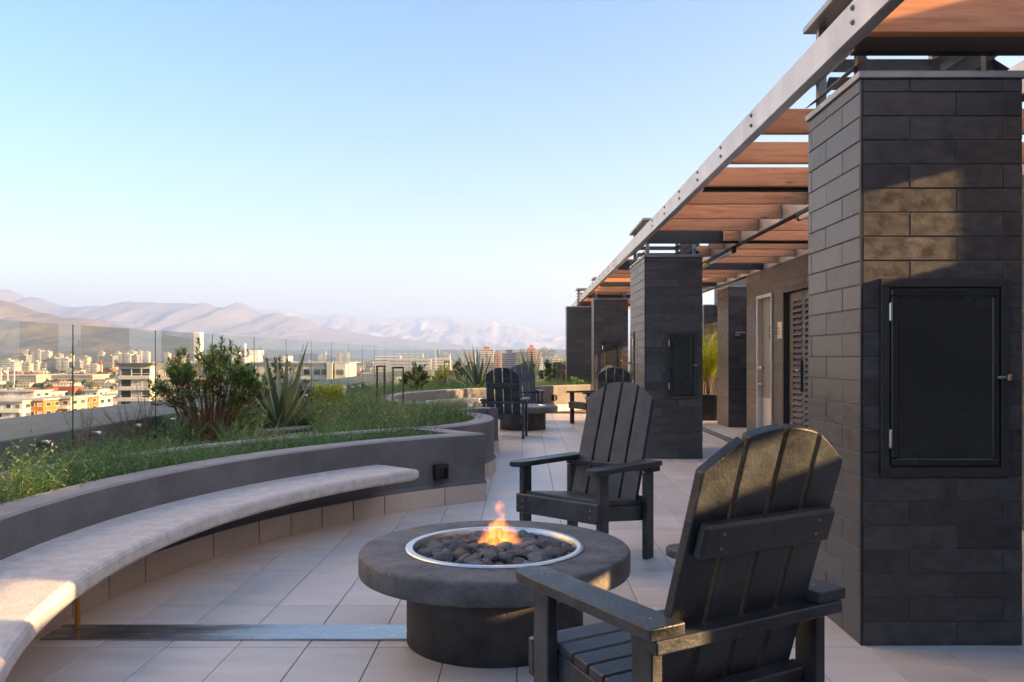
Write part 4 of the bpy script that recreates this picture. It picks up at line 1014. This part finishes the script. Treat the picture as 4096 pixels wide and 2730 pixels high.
for px, py, dY, w, tn in ((1797, 1397, 0, .07, .3), (1827, 1402, .4, .07, .35), (1852, 1390, -.3, .07, .3), (1892, 1371, .1, .085, .2), (1909, 1383, .4, .08, .3), (1972, 1399, -.2, .085, .25), (1982, 1442, .2, .07, .7), (1800, 1480, -.4, .07, .2), (1880, 1420, -.5, .08, .3), (1930, 1425, -.4, .08, .35), (1955, 1425, .5, .07, .8), (1840, 1440, -.5, .07, .3), (1790, 1500, .3, .06, .9), (1960, 1480, -.4, .07, .5), (1900, 1450, -.6, .09, .3)):
    a, e, L = toward(px, py, 19.0 + dY, bB); L2.append((a, e, L, w * 1.15, rs.uniform(-.04, .06), tn))
spiky('spiky_plant', 'spiky plant with many thin blades behind the frame light, left of the far chairs', *bB, L2, 4)
bC = Vector((.18, 20.5, .43)); L3 = []
for px, py, dY, w, tn in ((2047, 1442, 0, .06, .2), (2062, 1415, .3, .075, .7), (2080, 1396, -.3, .09, .3), (2110, 1410, .4, .07, .4), (2127, 1402, -.2, .085, .25), (2151, 1389, .1, .09, .25), (2162, 1430, .3, .07, .3), (2210, 1482, .2, .05, .35), (2135, 1440, -.5, .08, .5), (2100, 1430, -.5, .085, .35), (2070, 1450, .4, .07, .35), (2150, 1470, .5, .07, .4)):
    a, e, L = toward(px, py, 20.5 + dY, bC); L3.append((a, e, L, w * 1.2, rs.uniform(-.04, .06), tn))
spiky('spiky_plant', 'farthest spiky plant directly behind the two black chairs', *bC, L3, 5)

# thin weeds by the glass
def weed(name, label, x, y, z0, h, n, mat, seed, spread=.25, ll=.05, lw=.025, per=9, stem='stem_brown'):
    rs = random.Random(seed); root = empty(name, (x, y, z0), 0, label, 'weed'); st = MB(); m = MB()
    for i in range(n):
        d = rnd_dir(rs, 1, rs.uniform(.1, spread / h * 2)); hh = h * rs.uniform(.6, 1.05); pts = [d * (hh * t) + Vector((rs.uniform(-.015, .015), rs.uniform(-.015, .015), 0)) for t in (0, .35, .7, 1)]
        st.tube(pts, [.003, .0025, .002, .001], 3, False)
        for k in range(per):
            t = .25 + .75 * k / per; j = min(2, int(t * 3)); p = pts[j].lerp(pts[j + 1], t * 3 - j); e = p + rnd_dir(rs, .6) * rs.uniform(.01, .06)
            st.tube([p, e], [.0012, .0007], 3, False); leaf(m, e, rnd_dir(rs, .3), ll * rs.uniform(.5, 1.1), lw, rs.uniform(0, .9), .3)
    st.build('stem', stem, root); m.build('foliage', mat, root)
weed('weed', 'tall broad leaved weed growing at the first glass joint', -3.5, 6.62, .43, .52, 7, 'leaf_weed', 31, .14, .05, .032)
weed('weed', 'dry twiggy weed spreading in front of the white building', -3.45, 7.35, .43, .5, 26, 'leaf_dry', 32, .36, .016, .008, 8)
weed('weed', 'thin pale upright weed right of the dry twiggy one', -3.42, 7.55, .43, .62, 9, 'leaf_dry', 33, .06, .02, .008, 12)
weed('weed', 'small green weed in front of the glass near the left edge', -3.3, 6.15, .43, .34, 12, 'leaf_weed2', 34, .25, .03, .01, 10)
weed('weed', 'dark seed headed weed on the far edge of the rounded planter', -1.02, 10.0, .43, .42, 12, 'leaf_dry', 35, .3, .02, .008, 8)

# palm in tall planters
for i, y in enumerate((16.08, 16.62)):
    p = empty('tall_planter', (3.36, y, 0), 0, ['near black square planter under the yellow palm', 'black square planter behind the first palm planter'][i], 'planter')
    MB().cbox(0, .36, 0, .5, 0, .495, .006).build('body', 'planter_black', p); MB().box(.02, .34, .02, .48, .4955, .4985).build('soil', 'soil', p)
def palm(label, x, y, z0, n, h, seed):
    rs = random.Random(seed); root = empty('palm', (x, y, z0), 0, label, 'palm'); st = MB(); m = MB()
    for i in range(n):
        az = rs.uniform(0, 2 * PI); lean = rs.uniform(.12, .55); hh = h * rs.uniform(.45, 1.05); o = Vector((math.cos(az), math.sin(az), 0)); b = Vector((rs.uniform(-.08, .08), rs.uniform(-.08, .08), 0)); pts = []
        for k in range(9):
            t = k / 8; pts.append(b + UP * hh * (t - .28 * t ** 3 * lean * 2) + o * (hh * lean * t ** 1.8))
        st.tube(pts, [.008, .007, .006, .005, .0045, .004, .003, .002, .001], 4, False)
        for k in range(26):
            t = .3 + .7 * k / 26; j = min(7, int(t * 8)); p = pts[j].lerp(pts[j + 1], t * 8 - j); d = (pts[j + 1] - pts[j]).normalized()
            for s_ in (-1, 1):
                sd = d.cross(UP).normalized() * s_; v = sd + d * .75 + UP * .25; leaf(m, p, v, .27 * math.sin(PI * min(1, (t - .22) * 1.15)) + .05, .022, rs.uniform(.2, 1), .35, side=Vector((0, 0, 1)) )
    st.build('stem', 'stem_brown', root); m.build('foliage', 'leaf_palm', root)
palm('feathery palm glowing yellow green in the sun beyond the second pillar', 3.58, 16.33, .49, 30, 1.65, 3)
palm('second feathery palm partly hidden behind the glowing one', 3.58, 16.87, .49, 24, 1.45, 4)
# ------------------------------------------------------------------ city, hills, haze
GZ = -38.0
gm, n, l, p = nodes_of('city_ground')
tc = n.new('ShaderNodeTexCoord'); nz = n.new('ShaderNodeTexNoise'); nz.inputs['Scale'].default_value = .004; nz.inputs['Detail'].default_value = 9; l.new(tc.outputs['Object'], nz.inputs[0])
rp = ramp(n, [(0.35, (0.05, 0.06, 0.03)), (0.5, (0.16, 0.14, 0.1)), (0.6, (0.07, 0.075, 0.04)), (0.75, (0.26, 0.23, 0.18))]); l.new(nz.outputs['Fac'], rp.inputs[0]); l.new(rp.outputs[0], p.inputs['Base Color']); p.inputs['Roughness'].default_value = .9
MB().box(-26000, 26000, -6000, 26000, GZ - 2, GZ).build('city_ground', 'city_ground', kind='structure')
hb = MB().box(-5.02, 11.9, -9, 35.7, GZ, -1.01).build('host_building', 'grey_wall'); tag(hb, 'grey apartment block that carries the terrace', 'building')
def hill_material(name, c0, c1, c2, s=.0016):
    m, n, l, p = nodes_of(name); tc = n.new('ShaderNodeTexCoord'); nz = n.new('ShaderNodeTexNoise'); nz.inputs['Scale'].default_value = s; nz.inputs['Detail'].default_value = 8; nz.inputs['Roughness'].default_value = .62
    l.new(tc.outputs['Object'], nz.inputs[0]); rp = ramp(n, [(.32, c0), (.5, c1), (.7, c2)]); l.new(nz.outputs['Fac'], rp.inputs[0]); l.new(rp.outputs[0], p.inputs['Base Color']); p.inputs['Roughness'].default_value = .95; p.inputs['Specular IOR Level'].default_value = .1
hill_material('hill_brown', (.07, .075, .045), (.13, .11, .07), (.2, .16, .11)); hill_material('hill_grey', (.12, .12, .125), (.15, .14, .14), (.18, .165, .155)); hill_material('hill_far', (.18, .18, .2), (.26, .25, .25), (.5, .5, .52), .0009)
def ridge(name, prof, D, depth, mat, rough, seed, sub=5):
    """mountain range: crest follows (x, y) read from the photo, slopes fall away in front and behind"""
    xs = []; step = (prof[-1][0] - prof[0][0]) / 520; m = MB(); k = 0
    def yy(x):
        for a, b in zip(prof, prof[1:]):
            if a[0] <= x <= b[0]: return a[1] + (b[1] - a[1]) * (x - a[0]) / (b[0] - a[0])
        return prof[-1][1]
    n = 521; rows = 40
    for i in range(n):
        x = prof[0][0] + step * i; crest = CAMH - (yy(x) - VY) * D / FPX
        for j in range(rows):
            t = j / (rows - 1); s = (t - .72) / .72 if t < .72 else (t - .72) / .28   # front foot -1 .. crest 0 .. back 1
            Yd = D + s * depth * (1 if s < 0 else .5); X = (x - VX) * D / FPX * (1 + .0 * s)
            f = (1 - abs(s)) ** (1.25 if s < 0 else 1.0)
            h = (crest - GZ) * f
            q = Vector((X / depth * 3.2, Yd / depth * 3.2, seed)); g = mnoise.fractal(q * 1.6, .8, 2.2, 8); gl = abs(mnoise.noise(Vector((X / depth * 9.0 + g * .4, Yd / depth * 2.0, seed + 3)))) * .8 + abs(mnoise.noise(Vector((X / depth * 23 + g, Yd / depth * 6, seed)))) * .45 
            env = min(1, abs(s) * 3.0) * (1 - abs(s)) ** .5
            h += (g * .5 - gl * 1.1 + .25) * rough * (crest - GZ) * env + rough * .055 * (crest - GZ) * mnoise.fractal(Vector((X / depth * 14, Yd / depth * 9, seed)), .7, 2.1, 5) * (1 - abs(s))
            m.v.append((X, Yd, GZ - 1 + max(0, h)))
    for i in range(n - 1):
        for j in range(rows - 1): m.face((i * rows + j, (i + 1) * rows + j, (i + 1) * rows + j + 1, i * rows + j + 1))
    return m.build(name, mat, smooth=True, kind='structure')
ridge('mountain_range', [(-1500, 1120), (-700, 1140), (-300, 1175), (0, 1163), (29, 1157), (57, 1165), (77, 1173), (105, 1190), (126, 1186), (168, 1192), (191, 1203), (226, 1217), (264, 1227), (314, 1228), (379, 1222), (417, 1227), (463, 1213), (509, 1206), (593, 1210), (670, 1211), (784, 1215), (815, 1210), (893, 1232), (948, 1208), (990, 1221), (1051, 1261), (1113, 1250), (1155, 1265), (1189, 1265), (1250, 1284), (1289, 1307), (1500, 1345), (1900, 1385), (2400, 1405)], 13000, 4500, 'hill_grey', .22, 2.0)
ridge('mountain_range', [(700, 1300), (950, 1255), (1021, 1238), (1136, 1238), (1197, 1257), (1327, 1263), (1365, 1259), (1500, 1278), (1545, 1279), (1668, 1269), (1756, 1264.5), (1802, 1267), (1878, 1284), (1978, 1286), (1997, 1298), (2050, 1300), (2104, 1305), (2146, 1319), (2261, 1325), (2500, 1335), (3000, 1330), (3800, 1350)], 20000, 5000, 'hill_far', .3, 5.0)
ridge('brown_hill', [(-1700, 1190), (-800, 1180), (-300, 1185), (0, 1201), (57, 1211), (115, 1234), (153, 1249), (191, 1253), (245, 1268), (306, 1272), (363, 1278), (421, 1287), (513, 1310), (640, 1335), (800, 1362), (1000, 1392), (1250, 1414)], 6500, 2700, 'hill_brown', .38, 9.0)

def rot_box(name, mat, parent, x0, x1, y0, y1, z0, z1): return MB().box(x0, x1, y0, y1, z0, z1).build(name, mat, parent)
TOW = {'w': 'tower_white', 'c': 'tower_cream', 'g': 'tower_grey', 'b': 'tower_brick', 's': 'tower_glass'}
def tower(px0, px1, ptop, D, kind, label, group=None, roof=None, depth=None, rz=0):
    a, b = at(px0, ptop, D), at(px1, ptop, D); w = b.x - a.x; H = a.z - GZ; dp = depth or max(14, w * .8)
    t = empty('tower_block', ((a.x + b.x) / 2, D, GZ), rz, label, 'tower', group)
    rot_box('body', TOW[kind], t, -w / 2, w / 2, 0, dp, 0, H)
    rot_box('roof_slab', 'roof_pale', t, -w / 2 - .4, w / 2 + .4, -.4, dp + .4, H, H + .8)
    rot_box('roof_house', roof or TOW[kind], t, -w * .2, w * .22, dp * .3, dp * .7, H + .8, H + 4.2)
    if kind in 'wcb' and w > 9:
        bl = MB(); nf = int(H / 3)
        for f in range(max(3, nf - 14), nf):
            bl.box(-w * .42, -w * .08, -1.3, -.02, f * 3 - .15, f * 3 + .9); bl.box(w * .1, w * .42, -1.3, -.02, f * 3 - .15, f * 3 + .9); bl.box(w / 2 + .02, w / 2 + 1.3, dp * .2, dp * .8, f * 3 - .15, f * 3 + .9)
        bl.build('balcony', 'trim_white' if kind != 'b' else 'roof_pale', t, kind='stuff')
    return t
far = 'sunlit tower cluster below the brown hill'
for px0, px1, pt, D, k in ((85, 113, 1405, 2300, 'w'), (120, 160, 1403, 2300, 'c'), (165, 196, 1408, 2200, 'w'), (50, 104, 1423, 1900, 'g'), (0, 40, 1442, 1700, 'w'), (20, 70, 1446, 1750, 'g'), (66, 84, 1452, 1650, 'w'), (88, 118, 1456, 1650, 'c'), (118, 152, 1450, 1750, 'w'), (152, 188, 1449, 1800, 'c'), (188, 222, 1433, 1800, 'g'), (222, 272, 1437, 1750, 'w'), (212, 242, 1420, 2300, 'c'), (260, 288, 1423, 2400, 'c'), (297, 320, 1446, 1750, 'g'), (306, 348, 1430, 2000, 'c'), (338, 390, 1462, 1600, 'w'), (388, 412, 1410, 2600, 'w'), (394, 450, 1426, 1900, 'g'), (455, 475, 1412, 2300, 'w'), (462, 520, 1419, 2000, 'w'), (500, 535, 1408, 2400, 'c'), (525, 548, 1424, 1900, 'g'), (540, 566, 1408, 2500, 'c'), (570, 594, 1410, 2400, 'w'), (625, 660, 1416, 2500, 'g'), (655, 676, 1415, 2200, 'w'), (705, 735, 1424, 2300, 'c'), (1270, 1290, 1424, 2300, 'w'), (1290, 1302, 1410, 2200, 'c'), (1340, 1362, 1416, 2200, 'c'), (1365, 1392, 1410, 2100, 'w')):
    lb = {'w': 'white high-rise in the sunlit cluster below the brown hill', 'c': 'cream high-rise in the sunlit cluster below the brown hill', 'g': 'grey banded block in the sunlit cluster below the brown hill'}[k]
    tower(px0, px1, pt, D, k, lb, lb.split(' high')[0].split(' banded')[0] + ' towers of the far cluster')
tower(1916, 1974, 1399, 1150, 'w', 'white tower with a red roof house behind the left far spiky plant', None, 'brick_red')
tower(1976, 2004, 1415, 1120, 'b', 'brick red slab tower with few windows between two pale blocks')
tower(2004, 2066, 1413, 1160, 'g', 'wide grey block with a grid of balconies right of the brick slab')
tower(2066, 2108, 1408, 1250, 'g', 'narrower grey block joining the red roofed brick tower')
tower(2109, 2141, 1393, 1150, 'b', 'brick tower with a red roof box behind the farthest spiky plant', None, 'brick_red')
tower(2141, 2168, 1416, 1130, 'c', 'cream block right of the red roofed brick tower')
tower(2163, 2192, 1394, 1900, 's', 'tall blue grey office tower left of the farthest pillar')
tower(2192, 2221, 1401, 1950, 's', 'lower wing of the blue grey office tower')
tower(2205, 2245, 1428, 1300, 'w', 'low white block in front of the blue grey office tower')
tower(2246, 2262, 1436, 1500, 'c', 'cream block beside the edge of the farthest pillar')
for px0, px1, pt, D, k in ((1745, 1757, 1403, 2600, 'g'), (1770, 1800, 1416, 2600, 'w'), (1855, 1900, 1413, 2200, 'c'), (1830, 1856, 1424, 2400, 'w'), (2255, 2275, 1420, 2600, 'w')):
    tower(px0, px1, pt, D, k, 'pale hazy tower far off between the spiky plants', 'pale hazy towers of the distant skyline')
# long lit slabs behind the end of the glass
for i, (px0, px1, pt, D) in enumerate(((1500, 1600, 1424, 900), (1560, 1720, 1436, 800), (1590, 1690, 1415, 1200), (1690, 1800, 1432, 1000))):
    a, b = at(px0, pt, D), at(px1, pt, D); t = empty('slab_block', (a.x, D, GZ), 0, ['left', 'widest', 'rearmost', 'right'][i] + ' pale banded slab building seen through the far glass panels', 'building'); w = b.x - a.x; H = a.z - GZ
    rot_box('body', 'low_wall', t, 0, w, 0, 16, 0, H); m = MB()
    for f in range(1, int(H / 3.2) + 1): m.box(-.5, w + .5, -.9, -.02, f * 3.2 - .5, f * 3.2 + .4)
    m.build('floor_bands', 'trim_white', t, kind='stuff')

# near apartment blocks with built windows
def win(par, x, y, z, w, h, mat='window', fr=.12, face='y'):
    m = MB(); t = .25
    for q in ((x, x + w, z + h - fr, z + h), (x, x + w, z, z + fr), (x, x + fr, z + fr, z + h - fr), (x + w - fr, x + w, z + fr, z + h - fr)):
        if face == 'y': m.box(q[0], q[1], y - .08, y + .1, q[2], q[3])
        else: m.box(y - .1, y + .08, q[0], q[1], q[2], q[3])
    f = m.build('window', 'trim_white', par)
    if face == 'y': MB().box(x + fr, x + w - fr, y - .02, y + .02, z + fr, z + h - fr).build('pane', mat, f)
    else: MB().box(y - .02, y + .02, x + fr, x + w - fr, z + fr, z + h - fr).build('pane', mat, f)
    return f
wb = empty('apartment_building', (0, 225, 0), 0, 'white apartment building with rows of large windows just beyond the glass', 'building'); sx = 225 / FPX
X = lambda px: (px - VX) * sx
Z = lambda py: CAMH - (py - VY) * sx
rot_box('wall', 'white_wall', wb, X(470), X(598), .6, 16, GZ, Z(1461))
rot_box('roof', 'roof_dark', wb, X(468), X(612), -.6, 16.5, Z(1461), Z(1454))
rot_box('side_bay', 'white_wall', wb, X(461), X(478), 1.5, 9, GZ, Z(1490))
for k in range(4):
    zt = Z(1474) - k * 2.96; rot_box('balcony_front', 'white_wall', wb, X(476), X(600), -.5, .58, zt - 2.96, zt - 2.1)
    win(wb, X(479), .55, zt - 2.1, X(522) - X(479), 2.1, 'window'); win(wb, X(523), .55, zt - 2.1, X(562) - X(523), 2.1, 'blind' if k else 'window'); win(wb, X(563), .55, zt - 2.1, X(597) - X(563), 2.1, 'window' if k != 1 else 'blind')
    MB().box(X(523), X(597), .35, .45, zt - 1.5, zt - 1.38).build('rail', 'trim_white', wb)
rot_box('rear_wing', 'grey_wall', wb, X(600), X(1010), 3.5, 18, GZ, Z(1456))
for k in range(4):
    zt = Z(1478) - k * 2.96
    for px in (612, 650, 690, 740, 800, 860, 930, 970): win(wb, X(px), 3.45, zt - 2.0, 1.9, 1.7, random.choice(['window', 'window', 'blind']))
    rot_box('floor_band', 'white_wall', wb, X(601), X(1009), 2.9, 3.48, zt - 2.95, zt - 2.2)
rot_box('right_wing', 'white_wall', wb, X(1010), X(1300), 1.0, 18, GZ, Z(1454))
rot_box('lit_bay', 'white_wall', wb, X(1312), X(1332), -1.5, 12, GZ, Z(1453)); rot_box('lit_bay', 'white_wall', wb, X(1340), X(1384), -.5, 14, GZ, Z(1455)); rot_box('roof', 'roof_pale', wb, X(1008), X(1390), 0.2, 18.5, Z(1454), Z(1450))
for k in range(3):
    zt = Z(1474) - k * 2.96
    for px in (1210, 1250, 1280): win(wb, X(px), .95, zt - 1.9, 1.9, 1.8)
    win(wb, X(1344), -.55, zt - 1.9, 2.3, 1.7); rot_box('balcony_front', 'white_wall', wb, X(1200), X(1308), -.6, .9, zt - 3.0, zt - 2.1)
# roof structures on it
rh = empty('roof_structures', (0, 236, 0), 0, 'white roof huts, tank frames and a tall chimney on the white apartment building', 'roof huts'); sx = 236 / FPX
rot_box('chimney', 'trim_white', rh, X(775), X(800), 0, 2.5, Z(1460), Z(1331)); rot_box('hut', 'grey_wall', rh, X(830), X(905), 2, 8, Z(1460), Z(1404)); rot_box('hut_roof', 'roof_dark', rh, X(824), X(912), 1.5, 8.5, Z(1404), Z(1399))
rot_box('hut', 'white_wall', rh, X(925), X(950), 0, 5, Z(1460), Z(1408)); rot_box('hut', 'white_wall', rh, X(948), X(988), 1, 5, Z(1460), Z(1424)); rot_box('hut', 'trim_white', rh, X(962), X(1020), 3, 8, Z(1450), Z(1401)); rot_box('hut', 'white_wall', rh, X(1100), X(1140), 3, 8, Z(1460), Z(1425))
rot_box('chimney', 'trim_white', rh, X(976), X(980), 0, 1, Z(1450), Z(1376)); rot_box('mast', 'zinc', rh, X(1232), X(1234), 0, .3, Z(1460), Z(1420))
for q in (787, 810): MB().box(X(q), X(q) + .2, -1, -.8, Z(1460), Z(1390)).build('frame_post', 'trim_white', rh)
MB().box(X(787), X(811), -1, -.8, Z(1392), Z(1389)).build('frame_bar', 'trim_white', rh)

def flats(px0, px1, ptop, D, label, wall, depth=14, lit=None, roofmat='roof_pale', floors=3, cols=3, band=True):
    s = D / FPX; a, b = at(px0, ptop, D), at(px1, ptop, D); w = b.x - a.x; b_ = empty('flats', (a.x, D, a.z), 0, label, 'building')
    rot_box('wall', wall, b_, 0, w, 0, depth, GZ - a.z, -.3); rot_box('roof', roofmat, b_, -.8, w + .8, -1.0, depth + .8, -.3, .25)
    for k in range(floors):
        zz = -.9 - k * 3.0
        for c in range(cols):
            cw = w / cols; win(b_, c * cw + cw * .2, -.02, zz - 1.6, cw * .6, 1.5, random.choice(['window', 'window', 'blind']), .1)
        if band: rot_box('balcony_front', 'trim_white', b_, w * .02, w * .98, -1.4, -.03, zz - 2.9, zz - 1.95)
        for c in range(2): win(b_, depth * (.15 + .45 * c), w + .02, zz - 1.6, depth * .25, 1.5, 'window', .1, 'x')
    return b_
flats(88, 172, 1600, 290, 'orange brick end wall building at the lower left, glowing in the sun', 'brick_orange', 12, cols=3, band=False)
flats(-20, 88, 1606, 285, 'white balconied flats left of the orange brick building', 'white_wall', 12, cols=3)
flats(172, 280, 1592, 300, 'grey balconied flats right of the orange brick building', 'grey_wall', 12, cols=3)
flats(272, 330, 1588, 318, 'second smaller orange brick building behind the first glass joint', 'brick_orange', 12, cols=2, band=False)
flats(330, 392, 1590, 330, 'cream flats with white balconies right of the glass joint', 'white_wall', 12, cols=2)
flats(392, 482, 1582, 345, 'pale flats with sunlit balconies left of the white apartment building', 'white_wall', 14, cols=3)
flats(-10, 135, 1566, 380, 'white terraced flats above the orange brick building', 'white_wall', 14, cols=4, floors=2)
flats(120, 195, 1572, 400, 'long pale roofed block with a low penthouse', 'white_wall', 14, cols=3, floors=2)
flats(340, 392, 1562, 400, 'white roof house above the sunlit balconies', 'trim_white', 10, cols=2, floors=1, band=False)
flats(0, 60, 1448, 1500, 'long grey block at the left edge of the tower cluster', 'grey_wall', 20, cols=6, floors=3)
for i, (px0, px1, pt, D) in enumerate(((-10, 145, 1501, 950), (165, 370, 1500, 980))):
    s = D / FPX; a, b = at(px0, pt, D), at(px1, pt, D); w = b.x - a.x; t = empty('warehouse', (a.x, D, GZ), 0, ['left', 'right'][i] + ' long low pale roofed warehouse in front of the towers', 'warehouse')
    rot_box('wall', 'low_wall', t, 0, w, 0, 40, 0, a.z - GZ - 1); rot_box('roof', 'roof_pale', t, -1, w + 1, -1, 41, a.z - GZ - 1, a.z - GZ)
for i, (px, pt, D) in enumerate(((404, 1440, 1300), (237, 1414, 2000), (695, 1421, 1700))):
    b = at(px, pt, D); c = empty('tower_crane', (b.x, D, GZ), 0, ['tall orange crane mast in front of the grey banded block', 'far orange crane behind the tower cluster', 'orange crane right of the tower cluster'][i], 'crane')
    H = b.z - GZ; MB().box(-.8, .8, -.8, .8, 0, H).build('mast', 'crane', c); MB().box(-14, 34, -.4, .4, H - 6, H - 5).build('jib', 'crane', c)
for i, (px, pt) in enumerate(((4, 1478), (31, 1476), (57, 1477), (175, 1480))):
    b = at(px, pt, 880); c = empty('floodlight_mast', (b.x, 880, GZ), 0, ['first', 'second', 'third', 'fourth'][i] + ' floodlight mast from the left in front of the towers', 'mast'); H = b.z - GZ
    MB().box(-.35, .35, -.35, .35, 0, H).build('pole', 'trim_white', c); MB().box(-2, 2, -.5, .5, H, H + 1.6).build('lamp_head', 'trim_white', c)
# countless small roofs and street trees
rs = random.Random(2); m = MB(); m2 = MB()
def clear(px, D): return True
for _ in range(2600):
    D = 430 * (12 ** rs.random()); px = rs.uniform(-250, 2350); x = (px - VX) * D / FPX
    w, dp, h = rs.uniform(9, 26), rs.uniform(8, 18), rs.choice([4, 6, 7, 9, 10, 13]) if D > 600 else rs.choice([4, 6, 9, 12])
    M = Matrix.Translation((x, D, GZ)) @ Matrix.Rotation(rs.choice([0, 0, .3, -.4]), 4, 'Z'); (m if rs.random() < .75 else m2).box(-w / 2, w / 2, 0, dp, 0, h, M)
tag(m.build('low_city_blocks', 'low_wall', kind='stuff'), 'countless low pale buildings of the city plain', 'city'); tag(m2.build('low_city_roofs', 'brick_red', kind='stuff'), 'scattered reddish low buildings of the city plain', 'city')
t = MB(); ico = bmesh.new(); bmesh.ops.create_icosphere(ico, subdivisions=1, radius=1); iv = [v.co.copy() for v in ico.verts]; iff = [[v.index for v in f.verts] for f in ico.faces]; ico.free()
for _ in range(5200):
    D = 300 * (14 ** rs.random()); px = rs.uniform(-250, 2350); x = (px - VX) * D / FPX; r = rs.uniform(2.2, 5.5); b = len(t.v); tn = rs.random()
    k = [rs.uniform(.7, 1.25) for _ in iv]; t.v += [(x + v.x * r * q, D + v.y * r * q, GZ + r * .9 + rs.uniform(0, 3) * 0 + v.z * r * q * 1.1 + r * .5) for v, q in zip(iv, k)]
    for f in iff: t.face([b + q for q in f]); t.tone.append(min(1, max(0, tn + rs.uniform(-.3, .3))))
tag(t.build('city_trees', 'leaf_city', kind='stuff'), 'street trees scattered between the city buildings', 'trees')
# ------------------------------------------------------------------ the hazy air over the valley
hz, n, l, p = nodes_of('haze'); n.remove(p)
pv = n.new('ShaderNodeVolumePrincipled'); pv.inputs['Color'].default_value = (0.40, 0.58, 0.92, 1); pv.inputs['Density'].default_value = HAZE; pv.inputs['Anisotropy'].default_value = 0.2
l.new(pv.outputs[0], n['Material Output'].inputs['Volume']); hz.volume_intersection_method = 'ACCURATE' if hasattr(hz, 'volume_intersection_method') and False else getattr(hz, 'volume_intersection_method', 'FAST')
MB().box(-29000, 29000, -6500, 29000, GZ - 3, 1260).build('haze', 'haze', kind='stuff')
